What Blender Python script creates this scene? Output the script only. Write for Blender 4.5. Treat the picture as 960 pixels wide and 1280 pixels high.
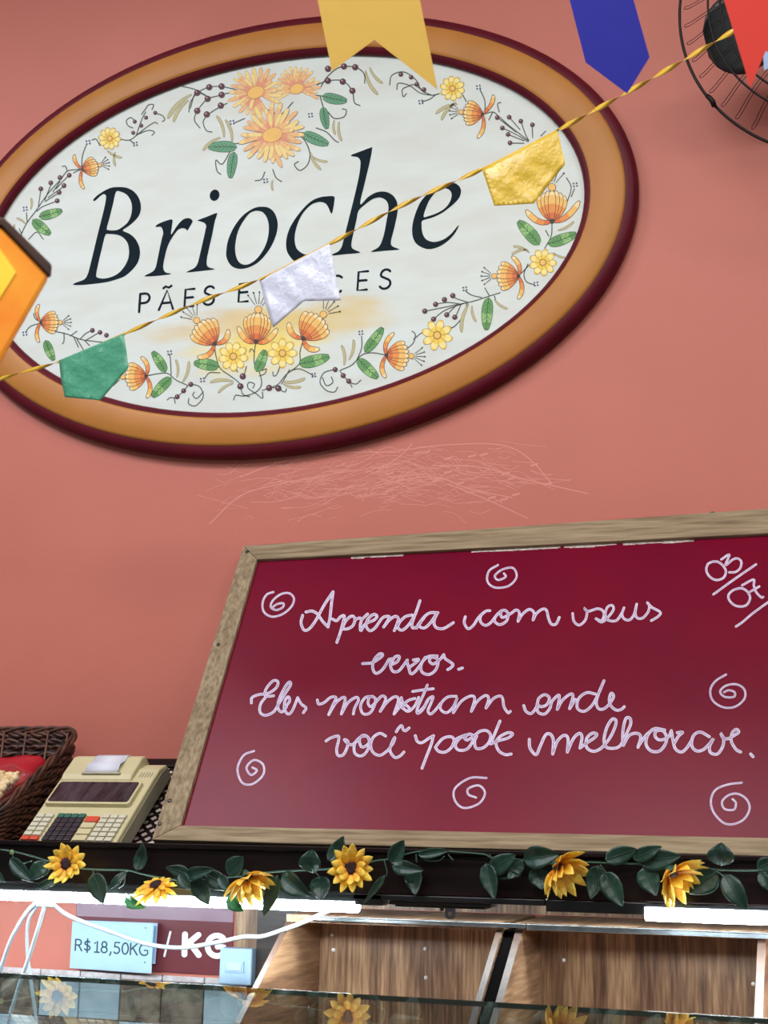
import bpy, bmesh, math, random
from mathutils import Vector, Matrix
from mathutils.geometry import tessellate_polygon
for o in list(bpy.data.objects): bpy.data.objects.remove(o)
random.seed(7)
SC = bpy.context.scene; COL = SC.collection
R = math.radians

# ------------------------------------------------------------------ camera
EYE = Vector((0, 0, 1.5)); FPX = 1775.0
YAW, PITCH, ROLL = R(18.2), R(12.75), R(1.03)
CF = Vector((-math.sin(YAW)*math.cos(PITCH), math.cos(YAW)*math.cos(PITCH), math.sin(PITCH)))
_r = Vector((math.cos(YAW), math.sin(YAW), 0)); _u = _r.cross(CF)
CR = _r*math.cos(ROLL) + _u*math.sin(ROLL); CU = -_r*math.sin(ROLL) + _u*math.cos(ROLL)
cam = bpy.data.cameras.new('camera'); camo = bpy.data.objects.new('camera', cam); COL.objects.link(camo)
camo.matrix_world = Matrix(((CR.x, CU.x, -CF.x, EYE.x), (CR.y, CU.y, -CF.y, EYE.y), (CR.z, CU.z, -CF.z, EYE.z), (0, 0, 0, 1)))
cam.sensor_fit = 'HORIZONTAL'; cam.sensor_width = 36; cam.lens = FPX/960*36
cam.clip_start = 0.02; cam.clip_end = 60
cam.dof.use_dof = True; cam.dof.focus_distance = 2.75; cam.dof.aperture_fstop = 18
SC.camera = camo

# ------------------------------------------------------------------ world, lights, exposure
W = bpy.data.worlds.new('world'); SC.world = W; W.use_nodes = True
W.node_tree.nodes['Background'].inputs[0].default_value = (0.88, 0.95, 1.0, 1)
W.node_tree.nodes['Background'].inputs[1].default_value = 0.23
def area(name, loc, size, power, col=(1, 1, 1), rot=(0, 0, 0)):
    l = bpy.data.lights.new(name, 'AREA'); l.shape = 'RECTANGLE'; l.size, l.size_y = size
    l.energy = power; l.color = col
    o = bpy.data.objects.new(name, l); o.location = loc; o.rotation_euler = rot; COL.objects.link(o); return o
area('ceiling_and_fill_light', (-2.7, 1.0, 4.25), (1.3, 0.5), 42, (1, 0.985, 0.96))
area('ceiling_and_fill_light', (-0.6, 0.75, 4.25), (1.3, 0.5), 42, (1, 0.985, 0.96))
area('ceiling_and_fill_light', (1.5, 0.85, 4.25), (1.3, 0.5), 48, (1, 0.985, 0.96))
area('ceiling_and_fill_light', (-2.9, 0.45, 4.25), (2.0, 0.5), 44, (0.66, 0.74, 1))
area('ceiling_and_fill_light', (0.4, 0.35, 4.25), (1.6, 0.4), 3, (0.93, 0.96, 1))
area('ceiling_and_fill_light', (-0.8, -1.2, 4.25), (2.6, 1.0), 88, (1, 0.985, 0.96))  # unseen front fill, added to brighten surfaces that face the camera
area('under_shelf_tube_light', (-0.55, 2.645, 1.405), (1.0, 0.025), 4, (0.8, 0.94, 1))
SC.view_settings.view_transform = 'Standard'; SC.view_settings.look = 'None'
SC.view_settings.exposure = 0.1; SC.view_settings.gamma = 1.0; SC.view_settings.use_curve_mapping = False

# ------------------------------------------------------------------ helpers
def ray(x, y): return CR*((x-480)/FPX) - CU*((y-640)/FPX) + CF
def at(x, y, Y):
    d = ray(x, y); return EYE + d*(Y/d.y)
def onp(x, y, P, n):
    d = ray(x, y); return EYE + d*((P-EYE).dot(n)/d.dot(n))
def s2l(c): c /= 255; return c/12.92 if c <= .04045 else ((c+.055)/1.055)**2.4
def rgb(r, g, b): return (s2l(r), s2l(g), s2l(b), 1)

def mat(name, col, rough=.6, noise=0, col2=None, scale=20, bump=0, metal=0, spec=.5, stretch=(1, 1, 1), emit=0, trans=0, bscale=None, coat=0):
    m = bpy.data.materials.new(name); m.use_nodes = True
    nt = m.node_tree; b = nt.nodes['Principled BSDF']
    b.inputs['Base Color'].default_value = col; b.inputs['Roughness'].default_value = rough
    b.inputs['Metallic'].default_value = metal; b.inputs['Specular IOR Level'].default_value = spec
    if coat: b.inputs['Coat Weight'].default_value = coat
    if trans: b.inputs['Transmission Weight'].default_value = trans
    if emit:
        b.inputs['Emission Color'].default_value = col; b.inputs['Emission Strength'].default_value = emit
    if noise or bump:
        tc = nt.nodes.new('ShaderNodeTexCoord'); mp = nt.nodes.new('ShaderNodeMapping')
        mp.inputs['Scale'].default_value = stretch
        nt.links.new(tc.outputs['Object'], mp.inputs['Vector'])
        def nz(s):
            n = nt.nodes.new('ShaderNodeTexNoise'); n.inputs['Scale'].default_value = s; n.inputs['Detail'].default_value = 5
            nt.links.new(mp.outputs[0], n.inputs['Vector']); return n
        if noise:
            n = nz(scale); r = nt.nodes.new('ShaderNodeValToRGB')
            c2 = col2 or tuple(min(1, v*.7) for v in col[:3]) + (1,)
            r.color_ramp.elements[0].position = .5-.22/max(noise, .01)*.5 if noise else 0
            r.color_ramp.elements[1].position = min(1, .5+.22/max(noise, .01)*.5)
            r.color_ramp.elements[0].color = c2; r.color_ramp.elements[1].color = col
            nt.links.new(n.outputs['Fac'], r.inputs[0]); nt.links.new(r.outputs[0], b.inputs['Base Color'])
        if bump:
            n2 = nz(bscale or scale); bp = nt.nodes.new('ShaderNodeBump'); bp.inputs['Strength'].default_value = bump
            bp.inputs['Distance'].default_value = .01
            nt.links.new(n2.outputs['Fac'], bp.inputs['Height']); nt.links.new(bp.outputs[0], b.inputs['Normal'])
    return m

def wood(name, dark, mid, light, axis=2, scale=6, rough=.45, dist=3, fine=60, bump=.05):
    """stretched-noise grain running along an axis (object coordinates)"""
    m = bpy.data.materials.new(name); m.use_nodes = True
    nt = m.node_tree; b = nt.nodes['Principled BSDF']; b.inputs['Roughness'].default_value = rough
    tc = nt.nodes.new('ShaderNodeTexCoord'); mp = nt.nodes.new('ShaderNodeMapping')
    s = [1, 1, 1]; s[axis] = .07; mp.inputs['Scale'].default_value = s
    nt.links.new(tc.outputs['Object'], mp.inputs[0])
    n1 = nt.nodes.new('ShaderNodeTexNoise'); n1.inputs['Scale'].default_value = scale; n1.inputs['Detail'].default_value = 3
    n1.inputs['Distortion'].default_value = .4
    n2 = nt.nodes.new('ShaderNodeTexNoise'); n2.inputs['Scale'].default_value = fine; n2.inputs['Detail'].default_value = 6
    nt.links.new(mp.outputs[0], n1.inputs[0]); nt.links.new(mp.outputs[0], n2.inputs[0])
    # rings from the coarse noise give cathedral figures
    mu = nt.nodes.new('ShaderNodeMath'); mu.operation = 'MULTIPLY'; mu.inputs[1].default_value = dist*6.28
    sn = nt.nodes.new('ShaderNodeMath'); sn.operation = 'SINE'
    nt.links.new(n1.outputs['Fac'], mu.inputs[0]); nt.links.new(mu.outputs[0], sn.inputs[0])
    ma = nt.nodes.new('ShaderNodeMath'); ma.operation = 'MULTIPLY_ADD'; ma.inputs[1].default_value = .15; ma.inputs[2].default_value = 0
    nt.links.new(sn.outputs[0], ma.inputs[0])
    ad = nt.nodes.new('ShaderNodeMath'); ad.operation = 'ADD'
    nt.links.new(ma.outputs[0], ad.inputs[0]); nt.links.new(n2.outputs['Fac'], ad.inputs[1])
    r = nt.nodes.new('ShaderNodeValToRGB'); e = r.color_ramp.elements
    e[0].position = .2; e[0].color = dark; e[1].position = .8; e[1].color = light
    k = r.color_ramp.elements.new(.5); k.color = mid
    nt.links.new(ad.outputs[0], r.inputs[0]); nt.links.new(r.outputs[0], b.inputs['Base Color'])
    if bump:
        bp = nt.nodes.new('ShaderNodeBump'); bp.inputs['Strength'].default_value = bump; bp.inputs['Distance'].default_value = .01
        nt.links.new(ad.outputs[0], bp.inputs['Height']); nt.links.new(bp.outputs[0], b.inputs['Normal'])
    return m

class MB:
    def __init__(s): s.v = []; s.f = []; s.m = []
    def add(s, vs, fs, mi=0):
        o = len(s.v); s.v += [Vector(p) for p in vs]
        for f in fs: s.f.append([i+o for i in f]); s.m.append(mi)
    def box(s, a, b, mi=0, M=None):
        x0, y0, z0 = a; x1, y1, z1 = b
        vs = [Vector(p) for p in ((x0,y0,z0),(x1,y0,z0),(x1,y1,z0),(x0,y1,z0),(x0,y0,z1),(x1,y0,z1),(x1,y1,z1),(x0,y1,z1))]
        if M: vs = [M @ p for p in vs]
        s.add(vs, [(3,2,1,0),(4,5,6,7),(0,1,5,4),(1,2,6,5),(2,3,7,6),(3,0,4,7)], mi)
    def prism(s, front, back, mi=0):
        n = len(front)
        s.add(list(front)+list(back), [tuple(range(n)), tuple(range(2*n-1, n-1, -1))]+[(i, n+i, n+(i+1) % n, (i+1) % n) for i in range(n)], mi)
    def tube(s, pts, r, n=6, mi=0, closed=False, flat=None):
        pts = [Vector(p) for p in pts]; k = len(pts); rings = []
        up = Vector((0.03, 0.1, 1)).normalized()
        for i, p in enumerate(pts):
            a = pts[(i-1) % k] if closed or i else p; b = pts[(i+1) % k] if closed or i < k-1 else p
            t = (b-a).normalized(); sd = t.cross(up)
            if sd.length < 1e-3: sd = t.cross(Vector((1, 0, 0)))
            sd.normalize(); u = sd.cross(t)
            rr = r[i] if isinstance(r, (list, tuple)) else r
            rings.append([p + sd*(math.cos(q)*rr) + u*(math.sin(q)*rr*(flat or 1)) for q in [2*math.pi*j/n for j in range(n)]])
        vs = [q for g in rings for q in g]; fs = []
        for i in range(k if closed else k-1):
            a = i*n; b = ((i+1) % k)*n
            for j in range(n): fs.append((a+j, a+(j+1) % n, b+(j+1) % n, b+j))
        if not closed: fs += [tuple(range(n-1, -1, -1)), tuple(range((k-1)*n, k*n))]
        s.add(vs, fs, mi)
    def lathe(s, prof, M=Matrix.Identity(4), n=24, mi=0):
        vs = []; fs = []; k = len(prof)
        for (r, h) in prof:
            for j in range(n):
                q = 2*math.pi*j/n; vs.append(M @ Vector((r*math.cos(q), r*math.sin(q), h)))
        for i in range(k-1):
            for j in range(n): fs.append((i*n+j, i*n+(j+1) % n, (i+1)*n+(j+1) % n, (i+1)*n+j))
        fs.append(tuple(range(n-1, -1, -1))); fs.append(tuple(range((k-1)*n, k*n)))
        s.add(vs, fs, mi)
    def build(s, name, mats, parent=None, smooth=False, bevel=0, solid=0, sub=0):
        me = bpy.data.meshes.new(name); me.from_pydata([tuple(p) for p in s.v], [], s.f)
        for m in (mats if isinstance(mats, (list, tuple)) else [mats]): me.materials.append(m)
        for p, mi in zip(me.polygons, s.m): p.material_index = mi; p.use_smooth = smooth
        me.update()
        o = bpy.data.objects.new(name, me); COL.objects.link(o)
        if parent:
            o.parent = parent; o.matrix_parent_inverse = Matrix.Translation(-ROOT(parent))
        if bevel:
            md = o.modifiers.new('bevel', 'BEVEL'); md.width = bevel; md.segments = 2; md.limit_method = 'ANGLE'; md.angle_limit = R(40)
        if solid:
            md = o.modifiers.new('solidify', 'SOLIDIFY'); md.thickness = solid; md.offset = 0
        if sub:
            md = o.modifiers.new('subsurf', 'SUBSURF'); md.levels = md.render_levels = sub
        return o
def ROOT(o): return o.location if o.type == 'EMPTY' else Vector((0, 0, 0))   # meshes stay at the origin, only the Empties carry a location
def tag(o, label, cat, group=None):
    o['label'] = label; o['category'] = cat
    if group: o['group'] = group
    return o
def thing(name, label, cat, loc, group=None):
    o = bpy.data.objects.new(name, None); o.location = loc; o.empty_display_size = .05; COL.objects.link(o)
    return tag(o, label, cat, group)
def struct(o): o['kind'] = 'structure'; return o

def crom(pts, n=6, closed=False):
    P = [Vector(p) for p in pts]; k = len(P); out = []
    if k < 3 and not closed:
        return [P[0].lerp(P[-1], i/n) for i in range(n+1)]
    for i in range(k if closed else k-1):
        if closed: a, b, c, d = P[i-1], P[i], P[(i+1) % k], P[(i+2) % k]
        else: b, c = P[i], P[i+1]; a = P[i-1] if i else b*2-c; d = P[i+2] if i+2 < k else c*2-b
        for j in range(n):
            t = j/n
            out.append(.5*((2*b)+(c-a)*t+(2*a-5*b+4*c-d)*t*t+(3*b-a-3*c+d)*t**3))
    if not closed: out.append(P[-1])
    return out

# flat painted strokes: 2-D points are carried on to a surface by to3(x, y, layer)
def ribbon(mb, to3, pts, w, mi=0, layer=0, n=5, closed=False, smooth=True, cap=True):
    pts = [Vector((p[0], p[1])) for p in pts]
    C = crom(pts, n, closed) if smooth else pts
    k = len(C); L = []; Rr = []
    for i, p in enumerate(C):
        a = C[i-1] if (i or closed) else p; b = C[(i+1) % k] if (i < k-1 or closed) else p
        t = b-a
        if t.length < 1e-6: t = Vector((1, 0))
        t.normalize(); nn = Vector((-t.y, t.x))
        ww = (w(i/(k-1)) if callable(w) else w)*.5
        L.append(p+nn*ww); Rr.append(p-nn*ww)
    vs = [to3(q.x, q.y, layer) for q in L] + [to3(q.x, q.y, layer) for q in Rr]
    fs = [(i, i+1, k+i+1, k+i) for i in range(k-1)]
    if closed: fs.append((k-1, 0, k, 2*k-1))
    mb.add(vs, fs, mi)
    if not closed and cap:
        for (c, i, j, sg_) in ((C[0], 0, 1, 1), (C[-1], k-1, k-2, -1)):
            r = (L[i]-Rr[i]).length*.5
            if r > .2:
                n_ = (L[i]-Rr[i])/(2*r); t_ = (c-C[j]); t_ = t_.normalized() if t_.length > 1e-6 else Vector((0, 0))
                ps = [c+n_*(r*math.cos(math.pi*q/6))+t_*(r*math.sin(math.pi*q/6)) for q in range(7)]
                mb.add([to3(q.x, q.y, layer) for q in ps], [tuple(range(7))], mi)
def disc(mb, to3, x, y, r, ry=None, ang=0, mi=0, layer=0, n=16):
    ry = ry or r; ca, sa = math.cos(ang), math.sin(ang)
    vs = []
    for j in range(n):
        q = 2*math.pi*j/n; a, b = r*math.cos(q), ry*math.sin(q)
        vs.append(to3(x+a*ca-b*sa, y+a*sa+b*ca, layer))
    mb.add(vs, [tuple(range(n))], mi)
def fill(mb, to3, outer, holes=(), mi=0, layer=0, n=4):
    loops = [[Vector((p.x, p.y, 0)) for p in crom([(a, b) for a, b in l], n, True)] for l in [outer]+list(holes)]
    flat = [p for l in loops for p in l]
    tris = tessellate_polygon(loops)
    mb.add([to3(p.x, p.y, layer) for p in flat], [tuple(t) for t in tris], mi)

# ------------------------------------------------------------------ materials
M = {}
M['wall'] = mat('terracotta_wall_paint', rgb(200, 114, 97), .55, .35, rgb(191, 106, 90), 3.0, .04, bscale=60)
M['scuff'] = mat('pale_scuff', rgb(218, 142, 127), .7)
M['floor'] = mat('floor_tile', rgb(150, 140, 130), .4, .5, rgb(120, 110, 102), 4)
M['ceil'] = mat('ceiling_paint', rgb(235, 232, 226), .8, .4, rgb(225, 222, 216), 5)
M['ochre'] = mat('ochre_paint', rgb(190, 126, 56), .45, .5, rgb(176, 114, 48), 7, .03, spec=.35)
M['maroon'] = mat('maroon_paint', rgb(98, 18, 34), .45, .4, rgb(82, 14, 28), 12, spec=.18)
M['ink'] = mat('dark_blue_black_paint', rgb(26, 40, 48), .7, .4, rgb(20, 32, 40), 18, spec=.08)
M['board'] = mat('burgundy_board', rgb(114, 0, 34), .32, .4, rgb(104, 2, 37), 9, .012, bscale=30, spec=.14)
M['chalk'] = mat('chalk_marker', rgb(198, 184, 212), .7, .9, rgb(166, 140, 176), 90)
M['chalkedge'] = mat('bright_chalk', rgb(220, 211, 230), .7)
M['frame'] = wood('weathered_wood', rgb(78, 64, 46), rgb(126, 106, 80), rgb(160, 142, 112), 0, 14, .8, .7, 120, .3)
M['framev'] = wood('weathered_wood_upright', rgb(78, 64, 46), rgb(126, 106, 80), rgb(160, 142, 112), 2, 14, .8, .7, 120, .3)
M['dark'] = wood('dark_stained_wood', rgb(13, 6, 6), rgb(24, 12, 12), rgb(38, 20, 19), 0, 5, .45, 2, 50, .1)
M['walnut'] = wood('walnut_laminate', rgb(80, 54, 40), rgb(132, 98, 72), rgb(182, 146, 112), 2, 9, .4, 4, 170, .02)
M['walnuty'] = wood('walnut_laminate_side', rgb(80, 54, 40), rgb(126, 92, 66), rgb(166, 130, 98), 1, 12, .4, 3, 150, .02)
M['edge'] = wood('laminate_edge_band', rgb(54, 36, 27), rgb(66, 46, 36), rgb(78, 56, 44), 2, 9, .5, 2, 80, 0)
M['alu'] = mat('aluminium', rgb(190, 196, 200), .25, .5, rgb(150, 156, 160), 30, 0, 1)
M['black'] = mat('black_plastic', rgb(18, 18, 20), .35, .3, rgb(12, 12, 13), 20)
M['led'] = mat('led_diffuser', (0.80, 0.94, 1, 1), .4, emit=80)
M['cable'] = mat('white_cable', rgb(176, 188, 194), .45, .3, rgb(164, 176, 184), 30)
M['paper'] = mat('white_card', rgb(172, 200, 228), .6, .3, rgb(162, 190, 220), 25)
M['text'] = mat('printed_text', rgb(34, 62, 74), .6)
M['whitep'] = mat('white_print', rgb(232, 232, 236), .5)
M['burg'] = mat('maroon_sign_sheet', rgb(112, 52, 58), .25, .5, rgb(98, 42, 48), 8)
M['burgl'] = mat('faded_sign_stripe', rgb(150, 120, 136), .3, .5, rgb(140, 108, 124), 12)
M['tileA'] = mat('pale_tile', rgb(186, 200, 208), .25, .7, rgb(168, 184, 194), 22, .3)
M['tileB'] = mat('brown_relief_tile', rgb(150, 132, 116), .3, .9, rgb(96, 82, 72), 30, .8)
M['grout'] = mat('grout', rgb(90, 88, 88), .9)
M['steel'] = mat('steel', rgb(120, 122, 126), .3, .4, rgb(96, 98, 102), 30, 0, 1)

M['dark'].node_tree.nodes['Principled BSDF'].inputs['Specular IOR Level'].default_value = .15

# ------------------------------------------------------------------ the room
YW = 3.0
b = MB(); b.box((-5, YW, 0), (4, YW+.12, 4.4)); wall = struct(b.build('wall_back', M['wall']))
b = MB(); b.box((-5, -3, -.1), (4, YW+.12, 0)); struct(b.build('floor', M['floor']))
b = MB(); b.box((-5, -3, 4.4), (4, YW+.12, 4.5)); struct(b.build('ceiling', M['ceil']))
def wall3(x, y, l): return at(x, y, YW-.00012-.00004*l)
# pale scratches under the oval sign
b = MB(); rs = random.Random(3)
for i in range(330):
    cx = rs.gauss(480, 95); cy = 601+(cx-480)*-.03+rs.gauss(0, 17)
    if not (270 < cx < 720) or cy > 655: continue
    L = rs.choice((rs.uniform(5, 16), rs.uniform(8, 34))); a = R(rs.gauss(-12 if cx < 500 else 6, 12)); q = rs.uniform(-6, 6)
    p = [(cx-L*math.cos(a), cy-L*math.sin(a)), (cx, cy-q), (cx+L*math.cos(a), cy+L*math.sin(a)+q*.4)]
    ribbon(b, wall3, p, rs.uniform(.35, .85), layer=i*.005, n=4)
for p in (((300, 596), (360, 575), (430, 566), (500, 565)), ((500, 563), (560, 556), (625, 556), (660, 572), (690, 605)), ((540, 582), (600, 584), (660, 600), (735, 617)),
          ((470, 590), (500, 570), (515, 555)), ((262, 655), (300, 620), (350, 605), (430, 590)), ((560, 605), (610, 625), (660, 648)), ((480, 605), (540, 596), (590, 612), (640, 622))):
    ribbon(b, wall3, p, 1.4, layer=3, n=6)
for x, y in ((522, 566), (533, 565), (560, 573), (590, 570), (605, 568), (640, 598), (632, 592), (668, 581), (684, 605), (545, 601), (575, 604), (560, 590), (500, 600), (487, 592), (615, 622), (630, 624), (645, 618)):
    ribbon(b, wall3, ((x-4, y+1), (x+4, y-1)), 2.4, layer=5, n=3)
struct(b.build('wall_scuff_marks', M['scuff'], wall))
# tiled lower wall on the left
ZT = 1.184
b = MB(); b.box((-2.75, YW-.006, .75), (-1.25, YW, ZT-.0005), 2)
for i in range(14):
    for j in range(4):
        x1 = -1.2775-i*.1025; z1 = ZT-j*.1025
        if x1 < -2.7: continue
        mi = 1 if (i+2*j) in (1, 2, 5, 6, 10, 11) else 0
        b.box((x1-.1, YW-.011, z1-.1), (x1, YW-.004, z1 if j else z1-.0125), mi)
        if j == 0: b.box((x1-.1, YW-.011, z1-.012), (x1, YW-.004, z1), 3)
struct(b.build('trim_1', [M['tileA'], M['tileB'], M['grout'], mat('pale_tile_border', rgb(206, 198, 200), .3, .8, rgb(186, 170, 170), 70, .3)], bevel=.0015))

# ------------------------------------------------------------------ oval painted sign
SCX, SCZ = -1.295, 2.929
sign = thing('oval_sign', 'large oval painted bakery sign with ochre frame and floral border, high on the terracotta wall', 'sign', (SCX, YW, SCZ-.567))
YP = 2.982
def ell(a, bb, Y, n=128): return [Vector((SCX+a*math.cos(2*math.pi*i/n), Y, SCZ+bb*math.sin(2*math.pi*i/n))) for i in range(n)]
def rings(name, prof, m, n=128):
    b = MB(); vs = []; k = len(prof)
    for (a, bb, Y) in prof: vs += ell(a, bb, Y, n)
    b.add(vs, [(i*n+j, (i+1)*n+j, (i+1)*n+(j+1) % n, i*n+(j+1) % n) for i in range(k-1) for j in range(n)])
    return b.build(name, m, sign, True)
# panel with brushed off-white paint and the ochre stains of its own
pm = bpy.data.materials.new('brushed_offwhite_paint'); pm.use_nodes = True
nt = pm.node_tree; pb = nt.nodes['Principled BSDF']; pb.inputs['Roughness'].default_value = .5
tc = nt.nodes.new('ShaderNodeTexCoord')
n1 = nt.nodes.new('ShaderNodeTexNoise'); n1.inputs['Scale'].default_value = 5; n1.inputs['Detail'].default_value = 6
mp = nt.nodes.new('ShaderNodeMapping'); mp.inputs['Scale'].default_value = (1.2, 1, 4); nt.links.new(tc.outputs['Object'], mp.inputs[0]); nt.links.new(mp.outputs[0], n1.inputs[0])
r1 = nt.nodes.new('ShaderNodeValToRGB'); r1.color_ramp.elements[0].position = .3; r1.color_ramp.elements[1].position = .65
r1.color_ramp.elements[0].color = rgb(212, 216, 207); r1.color_ramp.elements[1].color = rgb(219, 227, 221); nt.links.new(n1.outputs['Fac'], r1.inputs[0])
prev = r1.outputs[0]
for (px, py, sx, sz, col, amt) in ((325, 425, .20, .085, rgb(243, 218, 104), 1.0), (325, 405, .34, .05, rgb(222, 190, 116), .7), (430, 398, .16, .05, rgb(224, 196, 120), .6), (255, 400, .13, .035, rgb(214, 190, 150), .5)):
    c = at(px, py, YP)
    m1 = nt.nodes.new('ShaderNodeMapping'); m1.inputs['Location'].default_value = (-c.x/sx, 0, -c.z/sz); m1.inputs['Scale'].default_value = (1/sx, 0, 1/sz)
    nt.links.new(tc.outputs['Object'], m1.inputs[0])
    ln = nt.nodes.new('ShaderNodeVectorMath'); ln.operation = 'LENGTH'; nt.links.new(m1.outputs[0], ln.inputs[0])
    a1 = nt.nodes.new('ShaderNodeMath'); a1.operation = 'MULTIPLY_ADD'; a1.inputs[1].default_value = 1.6; nt.links.new(n1.outputs['Fac'], a1.inputs[0]); nt.links.new(ln.outputs['Value'], a1.inputs[2])
    mr = nt.nodes.new('ShaderNodeMapRange'); mr.inputs['From Min'].default_value = 1.0; mr.inputs['From Max'].default_value = 1.9; mr.inputs['To Min'].default_value = amt; mr.inputs['To Max'].default_value = 0
    mr.interpolation_type = 'SMOOTHSTEP'
    nt.links.new(a1.outputs[0], mr.inputs['Value'])
    mx = nt.nodes.new('ShaderNodeMix'); mx.data_type = 'RGBA'; nt.links.new(mr.outputs[0], mx.inputs[0]); nt.links.new(prev, mx.inputs[6]); mx.inputs[7].default_value = col
    prev = mx.outputs[2]
nt.links.new(prev, pb.inputs['Base Color'])
b = MB(); e = ell(.79, .466, YP); e2 = ell(.79, .466, YW-.001)
b.prism(e[::-1], e2[::-1]); b.build('panel', pm, sign)
rings('inner_rim', [(.784, .460, YP-.0002), (.782, .458, YP-.006), (.785, .461, YP-.012), (.791, .467, YP-.0165), (.798, .4735, 2.963)], M['maroon'])
rings('frame_band', [(.796, .472, 2.966), (.799, .475, 2.9625), (.806, .482, 2.961), (.84, .508, 2.960), (.870, .536, 2.9615), (.876, .542, 2.964), (.878, .544, 2.968)], M['ochre'])
rings('outer_rim', [(.875, .541, 2.966), (.879, .546, 2.966), (.889, .556, 2.967), (.898, .565, 2.972), (.903, .570, 2.980), (.904, .571, 2.990), (.902, .569, YW-.0005)], M['maroon'])
def sg(x, y, l): return at(x, y, YP-.0003-.00003*l)

# lettering
def sc(pts, k, ox, oy): return [(x/k+ox, y/k+oy) for x, y in pts]
GL = [
 (sc([(95,1088),(110,1070),(200,1035),(235,985),(260,900),(335,590),(400,330),(420,215),(405,182),(370,195),(310,248),(292,240),(320,205),(390,155),(470,118),(560,110),(640,122),(710,165),(755,235),(770,320),(750,395),(700,455),(640,505),(588,545),(650,575),(710,625),(750,700),(760,780),(740,860),(690,930),(610,1000),(520,1035),(430,1060),(300,1078),(180,1090)],8,80,220),
  [sc([(520,160),(570,158),(630,190),(668,250),(680,320),(668,400),(630,470),(560,525),(510,543),(440,540),(428,520),(455,420),(490,280)],8,80,220),
   sc([(412,595),(450,580),(530,588),(590,615),(635,670),(650,750),(640,830),(600,910),(540,975),(470,1010),(400,1025),(340,1018),(322,990),(340,890),(375,740)],8,80,220)]),
 (sc([(15,1110),(22,1092),(90,1060),(130,1020),(150,960),(185,790),(215,650),(230,590),(215,530),(190,512),(145,517),(142,503),(170,480),(250,445),(335,425),(340,470),(325,605),(390,510),(450,440),(500,412),(550,412),(582,440),(575,470),(540,530),(520,560),(500,540),(460,530),(410,550),(360,610),(310,690),(280,760),(255,850),(235,950),(232,1015),(260,1060),(315,1072),(310,1085),(150,1103)],9.6,180,230), []),
 (sc([(520,1062),(530,1045),(600,1010),(640,960),(665,870),(700,720),(740,540),(745,500),(720,465),(648,440),(660,428),(760,390),(870,348),(873,380),(850,450),(820,600),(780,780),(755,900),(755,970),(780,1000),(836,1016),(832,1028),(680,1045)],9.6,180,230), []),
 (sc([(560,368),(640,385),(700,440),(735,530),(740,610),(720,710),(670,830),(590,950),(500,1040),(410,1090),(310,1115),(220,1100),(160,1050),(125,970),(125,880),(145,770),(200,640),(280,520),(370,435),(470,380)],9.6,270,220),
  [sc([(500,418),(560,435),(605,490),(630,570),(633,660),(615,770),(570,880),(500,980),(420,1045),(350,1065),(290,1045),(250,990),(230,900),(233,810),(260,680),(310,570),(390,460),(450,425)],9.6,270,220)]),
 (sc([(655,470),(640,435),(560,435),(470,450),(380,490),(290,570),(200,680),(130,790),(90,890),(72,1000),(85,1100),(140,1185),(200,1222),(300,1215),(400,1165),(500,1090),(490,1075),(400,1120),(330,1135),(270,1120),(210,1075),(185,1020),(175,940),(190,840),(230,720),(290,620),(370,540),(440,510),(500,505),(550,525),(580,570),(600,620),(615,640),(630,625)],9.6,350,200), []),
 (sc([(125,1115),(132,1098),(180,1075),(215,1030),(240,940),(290,740),(340,540),(390,320),(405,200),(400,160),(375,132),(315,122),(320,106),(400,75),(510,35),(522,45),(500,170),(450,380),(402,600),(480,530),(560,485),(640,475),(710,500),(760,555),(778,640),(765,740),(735,870),(710,970),(720,1020),(785,1048),(780,1058),(650,1068),(520,1080),(522,1068),(580,1035),(610,990),(640,900),(665,770),(683,660),(680,600),(655,560),(600,535),(530,550),(450,605),(385,670),(365,760),(335,890),(315,990),(325,1045),(395,1078),(390,1090),(260,1102)],8,400,180), []),
 (sc([(540,240),(610,225),(680,240),(725,290),(730,350),(700,420),(620,500),(500,590),(380,645),(270,680),(260,740),(270,830),(310,900),(380,932),(450,930),(540,895),(620,830),(690,745),(703,750),(660,830),(590,910),(500,975),(420,1010),(340,1022),(260,1000),(190,950),(155,880),(145,790),(155,700),(190,580),(250,450),(340,350),(440,275)],9.6,500,205),
  [sc([(285,635),(300,560),(350,440),(420,350),(500,300),(550,292),(600,320),(620,370),(600,450),(540,530),(440,590),(340,625)],9.6,500,205)]),
]
for i, (outer, holes) in enumerate(GL):
    b = MB(); fill(b, sg, outer, holes, layer=2)
    if i == 2: disc(b, sg, 268.2, 244, 6.0, 7.2, R(18), layer=2, n=24)
    b.build('name_letter', M['ink'], sign)
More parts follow.
